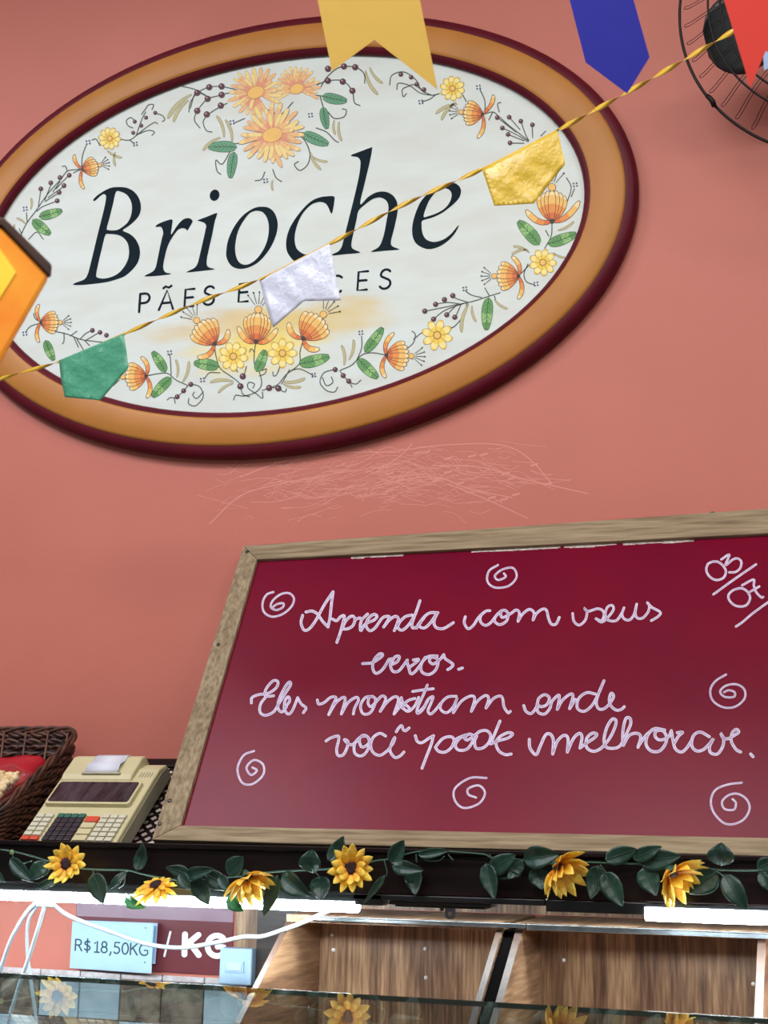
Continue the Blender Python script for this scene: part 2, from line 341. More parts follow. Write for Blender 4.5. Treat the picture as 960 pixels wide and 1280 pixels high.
# sans stroke alphabet (x right, y up, unit cap height)
def arc(cx, cy, rx, ry, a0, a1, n=14): return [(cx+rx*math.cos(R(a0+(a1-a0)*i/n)), cy+ry*math.sin(R(a0+(a1-a0)*i/n))) for i in range(n+1)]
ALPHA = {
 'P': (.6, [[(0,0),(0,1)], [(0,1),(.26,1)]+arc(.26,.74,.26,.26,90,-90)+[(0,.48)]]),
 'A': (.72, [[(0,0),(.36,1),(.72,0)], [(.13,.34),(.59,.34)]]),
 'Ã': (.72, [[(0,0),(.36,1),(.72,0)], [(.13,.34),(.59,.34)], [(.16,1.12),(.27,1.2),(.44,1.13),(.56,1.21)]]),
 'E': (.5, [[(.5,1),(0,1),(0,0),(.5,0)], [(0,.52),(.45,.52)]]),
 'Ê': (.5, [[(.5,1),(0,1),(0,0),(.5,0)], [(0,.52),(.45,.52)], [(.1,1.12),(.25,1.25),(.4,1.12)]]),
 'S': (.56, [arc(.29,.75,.25,.25,35,200)+arc(.27,.26,.28,.26,75,-150)]),
 'D': (.7, [[(0,0),(0,1),(.25,1)]+arc(.25,.5,.45,.5,90,-90)+[(0,0)]]),
 'O': (.8, [arc(.4,.5,.4,.5,0,360,24)]),
 'C': (.66, [arc(.42,.5,.42,.5,50,310,20)]),
 'R': (.6, [[(0,0),(0,1)], [(0,1),(.26,1)]+arc(.26,.75,.25,.25,90,-90)+[(0,.5)], [(.28,.5),(.58,0)]]),
 'N': (.66, [[(0,0),(0,1),(.66,0),(.66,1)]]), 'F': (.48, [[(.48,1),(0,1),(0,0)], [(0,.52),(.42,.52)]]),
 'K': (.6, [[(0,0),(0,1)], [(.56,1),(.03,.45)], [(.2,.6),(.6,0)]]),
 'G': (.72, [arc(.42,.5,.42,.5,50,318,20)+[(.73,.46),(.45,.46)]]),
 '$': (.52, [arc(.27,.70,.23,.2,40,200)+arc(.25,.30,.25,.21,75,-150), [(.26,-.1),(.26,1.1)]]),
 '1': (.42, [[(.05,.8),(.26,1),(.26,0)], [(.06,0),(.46,0)]]),
 '8': (.54, [arc(.27,.75,.21,.24,0,360,20), arc(.27,.26,.26,.26,0,360,20)]),
 '5': (.52, [[(.48,1),(.08,1),(.05,.56)]+arc(.23,.31,.27,.3,115,-140)]),
 '0': (.56, [arc(.28,.5,.27,.5,0,360,24)]),
 ',': (.2, [[(.14,.1),(.12,-.05),(.04,-.2)]]), '/': (.36, [[(0,-.05),(.36,1.05)]]),
}
def stroke_text(mb, to3, s, org, ex, ey, w, gap=.2, space=.45, mi=0, layer=0, cap=True):
    """s written from org with the baseline step ex and the cap-height vector ey"""
    x = 0
    for ch in s:
        if ch == ' ': x += space; continue
        adv, st = ALPHA[ch]; layer += .5
        for p in st:
            layer += .5
            ribbon(mb, to3, [(org[0]+ex[0]*(x+a)+ey[0]*c, org[1]+ex[1]*(x+a)+ey[1]*c) for a, c in p], w, mi, layer, smooth=False, cap=cap)
        x += adv+gap
    return x
for ch, x, y, h in (('P',173.8,390,22.5),('Ã',198.5,387.5,24),('E',230.5,383.5,21.5),('S',254,381.5,23),('E',298,377.5,22.5),('D',342,374,22),('O',376,371,22),('C',410.5,367.5,22),('E',446.7,363,23),('S',474,361.5,24)):
    b = MB(); stroke_text(b, sg, ch, (x, y), (h*1.02, -h*.09), (h*.07, -h), 3.0, layer=2); b.build('caption_letter', M['ink'], sign)

# painted flowers
PM = {'olive': rgb(70, 74, 52), 'out': rgb(96, 52, 28), 'or1': rgb(226, 112, 44), 'or2': rgb(240, 150, 66), 'or3': rgb(248, 196, 104), 'or4': rgb(252, 226, 168),
      'ye': rgb(250, 214, 84), 'ye2': rgb(254, 234, 150), 'yo': rgb(168, 122, 26), 'gr': rgb(96, 158, 84), 'gr2': rgb(146, 196, 116), 'grd': rgb(42, 74, 42), 'grb': rgb(96, 160, 120),
      'ber': rgb(78, 30, 46), 'hi': rgb(196, 150, 160), 'tan': rgb(196, 188, 140), 'tano': rgb(132, 112, 76), 'pe1': rgb(244, 192, 130), 'pe2': rgb(236, 158, 124), 'pe3': rgb(248, 220, 142), 'peo': rgb(204, 130, 96), 'blk': rgb(48, 30, 26), 'blu': rgb(70, 84, 120), 'stem': rgb(66, 80, 66)}
PK = list(PM); PMAT = [mat('sign_paint_'+k, v, .55, .35, tuple(c*.88 for c in v[:3])+(1,), 60) for k, v in PM.items()]
pi = {k: i for i, k in enumerate(PK)}
def bez(p0, c, p1, t): return p0*((1-t)**2)+c*(2*t*(1-t))+p1*(t*t)
def petal(b, p0, c, p1, w, cols, out, layer, ow=.8, peak=.68):
    p0, c, p1 = Vector(p0), Vector(c), Vector(p1); N = 14
    for pas in (0, 1):
        L = []; Rr = []
        for i in range(N+1):
            t = i/N; p = bez(p0, c, p1, t)
            d = (bez(p0, c, p1, min(1, t+.02))-bez(p0, c, p1, max(0, t-.02)))
            d = d.normalized() if d.length > 1e-6 else Vector((1, 0))
            if t < peak: k = math.sqrt(max(0, 1-((t-peak)/peak)**2))
            else: k = math.sqrt(max(0, 1-((t-peak)/(1-peak)*.97)**2))
            hw = w*.5*k
            if pas == 0: hw += ow; p = p + d*(ow*(1 if i == N else 0))
            n = Vector((-d.y, d.x)); L.append(p+n*hw); Rr.append(p-n*hw)
        vs = [sg(q.x, q.y, layer+pas) for q in L+Rr]
        if pas == 0: b.add(vs, [(i, i+1, N+2+i, N+1+i) for i in range(N)], pi[out])
        else:
            for i in range(N): 
                k = cols[min(len(cols)-1, int(i/N*len(cols)))]
                b.add([vs[i], vs[i+1], vs[N+2+i], vs[N+1+i]], [(0, 1, 2, 3)], pi[k])
def lily(base, ang, L, spread, arms=None, name='painted_lily', n=7, stam=True):
    b = MB(); u = Vector((math.cos(R(ang)), math.sin(R(ang)))); v = Vector((-u.y, u.x)); B = Vector(base)
    P = lambda f, s: B+u*(f*L)+v*(s*L)
    lay = 4
    cols = ['or1', 'or1', 'or2', 'or2', 'or3', 'or3', 'or4']
    for s, (af, al) in zip((-1, 1), arms or ((.48, .66), (.48, .66))):
        petal(b, P(0, 0), P(af*.5-.36, s*al*.56), P(af, s*al), L*.18, cols, 'out', lay, .7, .75); lay += 2
    hh = (n-1)/2
    for k in sorted(range(n), key=lambda k: -abs(k-hh)):
        a = (k-hh)/hh
        petal(b, P(0, 0), P(.42+.08*(1-abs(a)), a*(spread*.55+.22)), P(1-.13*a*a*(1+spread), a*spread), L*.235, cols, 'out', lay, .7, .7); lay += 2
    disc(b, sg, B.x, B.y, L*.085, mi=pi['blk'], layer=lay, n=12)
    if stam:
        c = P(1.12, 0); 
        for k in range(-2, 3):
            d = Vector((math.cos(R(ang+k*20)), math.sin(R(ang+k*20))))
            ribbon(b, sg, [c+d*(L*.2), c+d*(L*.58)], .55+L*.006, pi['olive'], lay); e = c+d*(L*.6); disc(b, sg, e.x, e.y, .6+L*.016, mi=pi['blk'], layer=lay+1, n=8)
        disc(b, sg, c.x, c.y, L*.12+.5, mi=pi['out'], layer=lay+1, n=14); disc(b, sg, c.x, c.y, L*.12-.1, mi=pi['or3'], layer=lay+2, n=14)
    b.build(name, PMAT, sign)
for a in (((103, 211.5), -14, 20, .5, ((-.25, .98), (-.2, 1.2))), ((603, 142.8), 186, 24, .55, ((.12, 1.25), (-.45, 1.05))), ((690, 276.5), -90, 38, .38, ((.36, .85), (.66, .9))), ((648, 345), 180, 27, .58, ((.02, 1.05), (.3, .9))), ((483, 444), 2, 28, .58, ((.3, 1.0), (0, 1.0))),
          ((268.5, 429.5), -128, 33, .5, ((0, .82), (.1, .72))), ((320, 427), -86, 36, .36, ((.47, .66), (.5, .7))), ((379, 423), -50, 35, .5, ((.1, .75), (.08, .68))), ((182.5, 470), 178, 26, .58, ((0, 1.05), (.2, .92))), ((51, 403), 0, 22, .55, ((-.1, 1.0), (-.1, 1.12)))): lily(*a)
def daisy(c, r, n, ph):
    b = MB(); lay = 5
    for k in range(n):
        a = R(ph+360*k/n); d = Vector((math.cos(a), math.sin(a))); C = Vector(c)
        petal(b, C+d*(r*.22), C+d*(r*.6), C+d*(r*.98), r*.44, ['ye', 'ye', 'ye2', 'ye2', 'ye'], 'yo', lay, .6, .6); lay += 1.5
    disc(b, sg, *c, r*.27, mi=pi['yo'], layer=lay+2); disc(b, sg, *c, r*.2, mi=pi['or3'], layer=lay+3)
    b.build('painted_daisy', PMAT, sign)
for a in (((137, 173), 14, 10, 5), ((565.5, 110.5), 15.5, 10, 12), ((678.5, 328), 17, 9, 3), ((546.5, 419), 19.5, 8, 15), ((291.5, 445.5), 18.5, 9, 8), ((353, 441.5), 18.5, 8, 0)): daisy(*a)
def mum(c, r, ry, n, a0, a1, name='painted_chrysanthemum', seed=1, cr=.3, lay=4):
    b = MB(); rr = random.Random(seed); C = Vector(c)
    for ringk, (k0, nn) in enumerate(((1.0, n), (.72, int(n*.55)))):
        for k in range(nn):
            a = R(a0+(a1-a0)*(k+.5*ringk)/nn); d = Vector((math.cos(a), math.sin(a)*ry/r)); q = r*k0*rr.uniform(.85, 1.05)
            sw = Vector((-d.y, d.x))*rr.uniform(-.1, .1)*r
            petal(b, C+d*(r*.2), C+d*(q*.6)+sw, C+d*q, r*.125, [['pe2', 'pe1', 'pe1', 'pe3'], ['pe2', 'pe2', 'pe1', 'pe1'], ['pe1', 'pe3', 'pe3', 'pe3']][rr.randrange(3)], 'peo', lay, .3, .75); lay += .5
    disc(b, sg, *c, r*cr+.6, r*cr*.68+.6, R(-20), pi['peo'], lay+2); disc(b, sg, *c, r*cr, r*cr*.68, R(-20), pi['or3'], lay+3)
    b.build(name, PMAT, sign)
mum((319.6, 115.5), 35, 33, 20, 60, 400, seed=2)
mum((371, 111), 29, 28, 17, 150, 400, seed=5)
mum((340.6, 168.5), 42, 40, 24, 0, 360, seed=9, lay=34)
def leaf(base, tip, w, c='gr'):
    b = MB(); B, T = Vector(base), Vector(tip); d = T-B; n = Vector((-d.y, d.x)).normalized()
    petal(b, B, B+d*.5+n*(w*.12), T, w, [c, c, 'gr2' if c == 'gr' else c, c], 'grd', 3, .7, .4)
    ribbon(b, sg, [B, B+d*.5+n*(w*.06), T], .8, pi['grd'], 6)
    for k in range(1, 6):
        p = B+d*(k/7)
        for s in (-1, 1): ribbon(b, sg, [p, p+d*.12+n*(s*w*.32*math.sin(math.pi*(k+1)/8))], .5, pi['grd'], 6, n=2)
    b.build('painted_leaf', PMAT, sign)
for a in (((48.8, 271), (77, 263), 11), ((41, 274.5), (62.5, 292.5), 12), ((296, 184), (261, 184), 13, 'grb'), ((293, 190), (288, 222), 11, 'grb'), ((403, 120), (433, 126), 12, 'grb'), ((404, 134), (408.6, 160.6), 10, 'grb'), ((379, 166.5), (410, 180), 13, 'grb'),
          ((674, 306), (648, 277), 15), ((685, 305), (720, 292), 13), ((611, 372), (608, 412), 13), ((456, 440), (478, 410), 12), ((447.5, 448.5), (472, 472), 13), ((273.6, 458.6), (243, 454), 13), ((320.6, 464.5), (331, 438), 12), ((374, 455), (411, 445.5), 14),
          ((207, 465), (191, 440), 11), ((214, 472), (191, 496), 12), ((57, 425.5), (67, 450), 10)): leaf(*a)
# stems, tendrils and berries, one mesh per sprig
def sprig(strokes, berries=(), dots=(), tans=(), col='stem', w=1.3, br=3.2):
    b = MB()
    for s in strokes: ribbon(b, sg, s, w, pi[col], 2)
    for (x, y) in berries:
        disc(b, sg, x, y, br, mi=pi['ber'], layer=8); disc(b, sg, x-br*.25, y-br*.3, br*.28, mi=pi['hi'], layer=9, n=8)
    for (x, y) in dots:
        for dx, dy in ((-2, -1.5), (1.7, -2), (-1.5, 2), (2.2, 1.4)): disc(b, sg, x+dx, y+dy, 1.25, mi=pi['blu'], layer=4, n=8)
    for (p, q) in tans:
        P, Q = Vector(p), Vector(q); d = Q-P; petal(b, P, P+d*.5+Vector((-d.y, d.x))*.18, Q, d.length*.085+.8, ['tan'], 'tano', 3, .45, .8)
    b.build('painted_sprig', PMAT, sign)
sprig([[(102,211),(95,212),(84,214),(76,224),(60,242),(46,262),(34,278),(27,292),(25,300)], [(84,214),(82,208),(78,208)], [(92,216),(96,214),(101,212)], [(86,219),(70,236)], [(75,227),(66,240)], [(64,230),(56,250)], [(51,237),(48,258)], [(80,233),(60,247)], [(74,241),(56,252)], [(72,251),(54,258),(46,264)], [(27,292),(24,286)], [(34,278),(33,266)], [(36,299),(46,290),(54,299)]],
      [(86.5,219),(75,222),(63.5,228.5),(51,236),(80,232),(74,240.5),(71.5,251)], [(31.5,261)], [((38,262),(39,248)), ((32,280),(21,273)), ((12,292),(18,281))], br=3.1)
sprig([[(102,211),(103,195),(108,181)], [(125,182),(120,174),(115,175)], [(150,174),(162,175),(172,168),(182,160),(193,153),(197,155)], [(162,175),(168,180)], [(172,168),(185,163),(193,165),(190,169)], [(166,160),(160,157),(158,151),(163,147),(168,150)], [(177,143),(182,136),(186,131),(192,131),(190,137)], [(193,141),(202,144),(206,149),(203,152)], [(170,170),(177,150),(182,140)]],
      [(166.5,166),(168.5,152),(176.5,157),(182.5,147),(194,141)], [(110,178),(169,180)], [((134,188),(152,197)), ((144,190),(144,207))], br=2.6)
sprig([[(262,122),(244,112),(228,108)], [(262,122),(245,116),(238,135)], [(300,113),(275,108),(258,110),(246,117),(238,128),(236,140)], [(286,116),(272,120),(259,124),(247,138),(243,150),(250,160)], [(284,129),(276,133),(262,142),(254,152),(258,163),(265,165)]],
      [(246.5,116),(261.5,109),(277,108),(259.5,123.5),(277,118.5),(246.5,138.5),(258.5,143),(276,132)], (), [((240,118),(210,148)), ((236,125),(217,152)), ((280,172),(271,145)), ((290,178),(282,150)), ((276,172),(254,188))], br=4)
sprig([[(290,180),(305,178),(318,172)], [(290,185),(278,205),(270,200),(271,213),(276,218)], [(400,110),(410,95),(425,84),(444,84),(455,92),(456,104)], [(396,106),(410,101),(428,101),(440,113),(443,128),(450,132)], [(320,125),(323,145)], [(366,128),(350,143),(330,135)], [(403,120),(385,118)], [(404,134),(400,120)], [(410,140),(418,148),(430,146),(433,138),(428,136)], [(379,166),(372,165)], [(360,165),(378,172),(387,190),(385,205),(375,213),(368,206),(373,202)], [(395,160),(408,165),(418,175),(423,178)], [(331,215),(327,224),(319,226)], [(341,212),(345,222),(352,227)], [(306,148),(292,154)]],
      [(410,86),(430,83),(444,84),(410,101),(428.5,102),(440.5,113.5)], [(290,153),(332,226),(388,144)], [((457,88),(472,118)), ((462,84),(478,104)), ((388,190),(401,212)), ((391,196),(409,202)), ((418,150),(419,168)), ((424,152),(427,176)), ((341,225),(341,238))], br=4, w=1.4)
sprig([[(549,117),(540,119),(525,116),(512,107),(498,104),(496,112)], [(540,119),(527,113),(520,100),(505,90),(490,94),(487,106)], [(530,115),(518,106),(510,108),(503,112),(504,121),(508,117)], [(545,118),(537,124),(528,127)], [(578,118),(583,127)], [(606,142),(606,126),(600,112)], [(604,143),(616,140),(624,146),(640,160),(661,176)], [(616,140),(611,150)], [(624,140),(622,130),(626,128)], [(622,147),(645,165)], [(637,147),(650,162)], [(651,151),(656,166),(661,176)], [(665,156),(666,172)], [(628,160),(645,168),(660,177)], [(635,168),(655,176)], [(638,179),(655,179)], [(676,170),(682,164)]],
      [(501,93),(514,96.5),(521,105.5),(530,112),(621.5,147),(636.5,146.5),(651,151.5),(665.5,156),(628,160),(635,168),(637.5,178.5)], [(526,127.5),(598,109)], [((570,128),(552,150)), ((572,130),(545,142))], br=3)
sprig([[(690,278),(689,295),(681,310)], [(686,295),(682,288)], [(660,330),(655,342),(658,352),(668,356)], [(708,255),(714,235),(708,222)], [(648,345),(655,338),(663,330)], [(718,236),(714,246)]], (), [(670,355),(719,231)], [((697,288),(717,277)), ((692,316),(706,322)), ((662,316),(642,308)), ((660,312),(640,318))])
sprig([[(625,366),(612,370),(590,377),(565,382),(532,389)], [(612,370),(606,360)], [(602,372),(590,369),(582,364)], [(585,378),(570,373),(565,370)], [(575,380),(560,378),(545,380)], [(580,379),(556,388),(542,399)], [(570,382),(560,392)], [(576,381),(569,397)], [(584,379),(578,396),(568,408),(562,410)], [(618,370),(622,380),(634,386)]],
      [(531,389),(544.5,380.5),(555.5,374.5),(566,369.5),(542,399),(558.5,393.5),(568.5,396.5)], [(581,361)], [((586,380),(577,415)), ((590,382),(595,402)), ((618,374),(634,386))], br=3.4)
sprig([[(483,444),(465,441),(452,444),(440,456),(425,463)], [(446,450),(452,435),(452,420)], [(417,462),(405,466),(400,478),(408,488),(418,490),(422,484)], [(403,472),(408,482),(416,478),(414,471)], [(425,464),(430,470),(436,477),(445,480),(451,475)], [(437,478),(440,484)], [(510,435),(517,428),(519,418),(515,414)], [(517,424),(527,416)]],
      [(419,462),(429,469.5),(436,476.5)], [(451,416)], [((430,457),(427,432)), ((436,450),(442,425))], br=3.3)
sprig([[(268,432),(270,445),(275,460),(288,470),(300,480),(303,492),(312,496)], [(320,427),(318,440),(318,455),(324,465),(327,480),(320,490),(305,495),(295,494),(292,500)], [(318,440),(314,436),(312,440)], [(324,470),(331,467),(333,461),(328,463)], [(320,492),(310,485),(311,478),(318,480),(316,485)], [(320,492),(328,498),(328,490)], [(379,425),(375,440),(374,455),(358,468),(348,480),(340,484),(328,488)], [(275,466),(262,466),(256,473)], [(360,465),(372,461),(382,464),(392,470)], [(292,455),(297,465)], [(350,458),(346,468),(342,470),(341,465)], [(340,484),(348,486),(356,490),(358,486)], [(305,470),(308,458)], [(352,480),(362,462)]],
      [(300.5,483),(303.5,470.5),(336.5,485),(348,485.5)], [(253,475),(392,469)], [((292,477),(263,478)), ((292,479),(273,491)), ((352,477),(381,473)), ((354,480),(376,484))], br=4)
sprig([[(183,470),(198,467),(210,467),(220,475),(235,482)], [(214,468),(213,450),(212,443)], [(240,480),(250,484),(254,496),(245,507),(236,505),(236,498)], [(254,490),(246,498),(241,494),(243,490)], [(235,482),(228,490),(220,497),(213,497),(209,500)], [(218,498),(219,504)]],
      [(238.5,480.5),(229.5,488.5),(221.5,496)], [(212,441)], [((221,472),(220,450)), ((228,478),(236,452))], br=3.2)
sprig([[(68,414),(85,418),(100,424),(120,427),(132,428)], [(100,424),(107,417),(115,413)], [(108,425),(118,419),(125,415)], [(80,416),(80,426),(78,430)], [(92,421),(98,434)], [(95,422),(104,437)], [(105,425),(112,432)], [(51,403),(44,398),(42,392)], [(50,404),(38,408),(32,415)], [(88,420),(96,414)]],
      [(115.5,413),(125,415.5),(133,419)], [(31,417)], (), br=3)

# ------------------------------------------------------------------ chalkboard leaning on the wall
LEAN = R(29.4); BN = Vector((0, -math.cos(LEAN), math.sin(LEAN))); BV = Vector((0, math.sin(LEAN), math.cos(LEAN)))
BP = at(570, 1060, 2.60); BPP = BP - BN*.009     # frame face, panel face
board = thing('chalkboard', 'burgundy writing board in a weathered wooden frame, leaning on the wall above the shelf', 'chalkboard', (-.66, 2.61, 1.47))
bo = lambda x, y: onp(x, y, BP, BN)
def lin(p, q, x): return p[1]+(q[1]-p[1])*(x-p[0])/(q[0]-p[0])
XR = 1062   # right end of the board, past the frame
OUT = [(189.5, 1049.5), (304, 682), (XR, lin((304, 682), (960, 636), XR)), (XR, lin((189.5, 1049.5), (960, 1070), XR))]
INN = [(225.6, 1031.5), (321, 699), (1026, lin((321, 699), (960, 667), 1026)), (1026, lin((225.6, 1031.5), (960, 1047), 1026))]
OUT[2] = (OUT[2][0]-14, OUT[2][1]); INN[2] = (INN[2][0]-14, INN[2][1])
TH = .026
def rail(i, j, m):
    b = MB(); f = [bo(*OUT[i]), bo(*OUT[j]), bo(*INN[j]), bo(*INN[i])]
    b.prism(f, [p-BN*TH for p in f]); return b.build('frame_rail', m, board, bevel=.002)
rail(0, 1, M['framev']); rail(1, 2, M['frame']); rail(2, 3, M['framev']); rail(3, 0, M['frame'])
b = MB(); mid = [((o[0]+i[0])/2, (o[1]+i[1])/2) for o, i in zip(OUT, INN)]
f = [onp(x, y, BPP, BN) for x, y in mid]; b.prism(f, [p-BN*.012 for p in f]); b.build('writing_panel', M['board'], board)
b = MB(); q = bo(890, 645) - BN*.012
b.tube([q + Vector((math.cos(t)*.011, 0, math.sin(t)*.011+.006)) for t in [2*math.pi*i/20 for i in range(20)]], .0012, 6, closed=True); b.build('hanging_ring', M['steel'], board, True)
# nail heads at the corner of the frame
for x, y in ((200, 1030), (273, 806), (309, 690), (212, 1001)):
    b = MB(); c = bo(x, y); Mx = Matrix.Translation(c) @ BN.to_track_quat('Z', 'Y').to_matrix().to_4x4(); b.lathe([(.0045, -.001), (.0045, .0006), (.002, .001)], Mx, 10); b.build('nail_head', M['black'], board, True)
def bd(x, y, l): return onp(x, y, BPP + BN*(.0004+.00006*l), BN)
b = MB(); rc = random.Random(21)
for x0, x1 in ((440, 503), (590, 700), (706, 770), (780, 866)):
    x = x0
    while x < x1:
        l_ = rc.uniform(5, 16); e = lin((321, 699), (960, 667), x)+rc.uniform(3.6, 4.6); w_ = rc.uniform(1.4, 3.4)
        ribbon(b, bd, ((x, e), (x+l_*.5, e-.4), (min(x1, x+l_), e-l_*.05)), w_, 0, 1, n=3); x += l_*rc.uniform(.8, 1.15)
b.build('chipped_paint', mat('chipped_paint', rgb(214, 202, 192), .8, .6, rgb(168, 148, 142), 120), board)
def words(name, k, ox, oy, strokes, w):
    b = MB()
    for i, s in enumerate(strokes):
        P = sc(s, k, ox, oy)
        ribbon(b, bd, P, w*.95, 1, 1+i*.02, n=6); ribbon(b, bd, P, w*.5, 0, 2+i*.02, n=6)
    o = b.build(name, [M['chalk'], M['chalkedge']], board); return o
words('chalk_word', 6, 370, 730, [[(50,235),(38,290),(60,345),(100,335),(150,270),(210,160),(278,58)], [(278,58),(266,150),(255,250),(240,322)], [(75,210),(120,203),(160,225),(200,280),(240,322)],
  [(272,262),(305,275),(335,245),(362,240),(350,300),(330,370),(306,438)], [(345,335),(375,275),(418,240),(442,262),(428,310),(390,335),(350,338)], [(440,268),(478,255),(490,270),(482,310),(487,350),(520,300),(585,270),(608,242),(582,228),(542,260),(525,310),(552,350),(592,330),(640,262)], [(500,260),(537,225)],
  [(640,262),(665,245),(700,245),(688,275),(657,323)], [(657,323),(700,270),(745,243),(768,262),(750,320),(737,350)], [(870,232),(820,245),(775,290),(765,330),(800,345),(850,300),(890,235)], [(930,125),(905,200),(872,290),(875,328),(905,322),(935,290)]], 3.6)
words('chalk_word', 6, 520, 730, [[(165,215),(100,218),(50,260),(22,310),(60,330),(105,295),(160,215)], [(160,218),(135,280),(150,325),(200,335),(250,310),(280,290)], [(5,330),(20,300),(60,255)]], 3.6)
words('chalk_word', 6, 520, 730, [[(370,245),(362,290),(390,335),(430,310),(470,250),(520,205),(555,200)], [(520,205),(485,240),(485,285),(520,310),(560,290),(600,240),(640,200)], [(640,200),(600,240),(590,280),(630,305),(680,275),(690,220),(660,195),(635,215),(645,250),(680,240),(720,215),(750,195),(775,215),(765,280)], [(765,280),(800,225),(850,190),(885,215),(878,270)], [(878,270),(905,220),(950,188),(980,200),(995,260),(1015,300),(1050,300),(1075,250)]], 3.4)
words('chalk_word', 6, 680, 730, [[(215,220),(225,280),(265,308),(310,270),(322,210),(300,180),(330,205),(400,185),(440,200),(450,235),(430,275),(390,260)], [(390,260),(430,285),(470,260),(520,195),(510,160),(475,175),(460,230),(480,270),(540,275),(580,225),(600,178)], [(600,178),(585,225),(600,260),(640,270),(675,230),(695,150)], [(695,150),(685,220),(700,255),(740,255),(780,210),(790,165),(775,140)], [(775,140),(810,175),(870,210),(860,240),(805,275)]], 3.2)
words('chalk_word', 6, 440, 790, [[(80,237),(150,230),(210,195),(230,170),(205,165),(165,210),(155,270),(180,310),(230,280),(278,205)], [(278,205),(300,205),(288,250),(308,295),(350,292),(390,245),(415,210)], [(295,245),(340,222),(355,185),(325,185),(298,225)], [(410,215),(425,265),(440,312),(470,300),(510,250),(550,190)], [(430,265),(480,228),(500,205),(460,210)], [(640,180),(570,185),(520,240),(525,300),(580,318),(630,280),(645,210),(600,188),(580,215),(610,240),(660,205),(688,170)], [(688,170),(700,200),(755,240),(745,265),(718,282)], [(800,280),(828,270)]], 3.6)
words('chalk_word', 6, 305, 835, [[(55,262),(60,222),(110,200),(180,190),(240,150),(255,105),(220,95),(170,150),(155,200),(180,212),(222,208)], [(165,215),(125,270),(120,330),(160,355),(220,330),(260,270),(310,190),(350,125),(340,105),(310,140),(265,230),(255,300),(285,330),(320,290)], [(300,300),(342,250),(332,215),(306,250),(305,310),(330,345),(362,320),(402,225)], [(402,222),(430,270),(465,300),(445,335)]], 3.4)
words('chalk_word', 6, 305, 835, [[(550,240),(560,270),(600,260),(650,220),(690,222),(670,270),(635,350)], [(635,350),(690,260),(745,220),(758,242),(730,345)], [(730,345),(780,260),(840,220),(858,242),(830,300),(820,345)], [(965,212),(910,222),(875,280),(890,340),(940,340),(975,290),(985,230),(945,215),(930,260),(950,290),(985,260),(1020,222)],
  [(1000,240),(1035,210),(1062,225),(1050,270),(1022,325)], [(1022,325),(1070,260),(1130,215),(1158,240),(1125,345)], [(1125,345),(1170,285),(1180,222)], [(1180,225),(1195,262),(1240,300),(1222,322),(1188,295)], [(1185,290),(1230,245),(1282,228)], [(1185,297),(1232,325),(1280,285),(1310,220)], [(1375,128),(1350,190),(1302,300),(1302,340),(1340,312),(1380,240)], [(1265,176),(1330,166),(1420,155)],
  [(1302,340),(1350,290),(1382,235),(1418,215),(1402,265),(1380,320),(1400,345),(1440,310),(1475,265)], [(1592,212),(1530,217),(1482,260),(1475,310),(1520,335),(1570,290),(1600,220),(1580,280),(1570,335)], [(1570,335),(1630,250),(1700,210),(1730,230),(1705,325)], [(1705,325),(1750,250),(1810,206),(1835,230),(1815,300)], [(1815,300),(1870,230),(1920,210),(1940,230),(1950,290),(1980,335),(1998,325)]], 3.4)
words('chalk_word', 6, 640, 835, [[(88,282),(105,325),(145,340),(185,290),(200,230),(245,200),(280,225),(260,275),(215,290),(188,270)], [(188,270),(195,330),(245,345),(285,300),(300,250),(345,205),(355,222),(340,310)], [(340,310),(380,240),(440,195),(457,215),(432,305)], [(432,305),(475,235)], [(625,195),(560,185),(500,230),(490,300),(540,325),(600,280),(650,190),(690,95)], [(690,95),(650,190),(632,260),(650,305),(690,305),(730,270),(762,215),(745,188),(730,230),(740,280),(780,315),(820,310),(842,290)]], 3.6)
words('chalk_word', 6, 400, 885, [[(45,248),(80,225),(135,210),(140,240),(125,310),(135,355),(175,350),(205,290),(208,250),(182,236),(205,262),(240,275),(285,240)], [(340,210),(300,220),(260,270),(260,335),(300,360),(340,340),(370,280),(360,220),(320,205),(295,240),(310,290),(350,280),(400,220)], [(492,210),(450,190),(400,220),(380,280),(400,335),(450,355),(500,325),(517,308)], [(515,310),(550,260),(562,220),(540,260),(525,320),(560,370),(600,360),(630,330)], [(572,178),(590,150),(612,132),(625,163),(642,170),(668,150)]], 3.5)
words('chalk_word', 6, 520, 885, [[(-5,208),(10,250),(45,260),(100,225),(132,208)], [(130,208),(115,270),(80,360),(45,452)], [(148,290),(200,230),(260,215),(285,240),(270,290),(220,330),(170,325),(145,295)], [(270,290),(300,235),(380,200),(325,230),(295,280),(320,315),(380,310),(420,260),(432,215),(400,195),(365,222),(385,240),(430,215)], [(430,215),(480,175),(530,170),(560,205),(545,260),(500,300),(450,300),(440,250),(455,212)], [(630,98),(600,170),(560,270)], [(560,270),(620,245),(690,225),(725,195),(690,185),(630,215),(600,260),(620,320),(670,350),(714,345)]], 3.6)
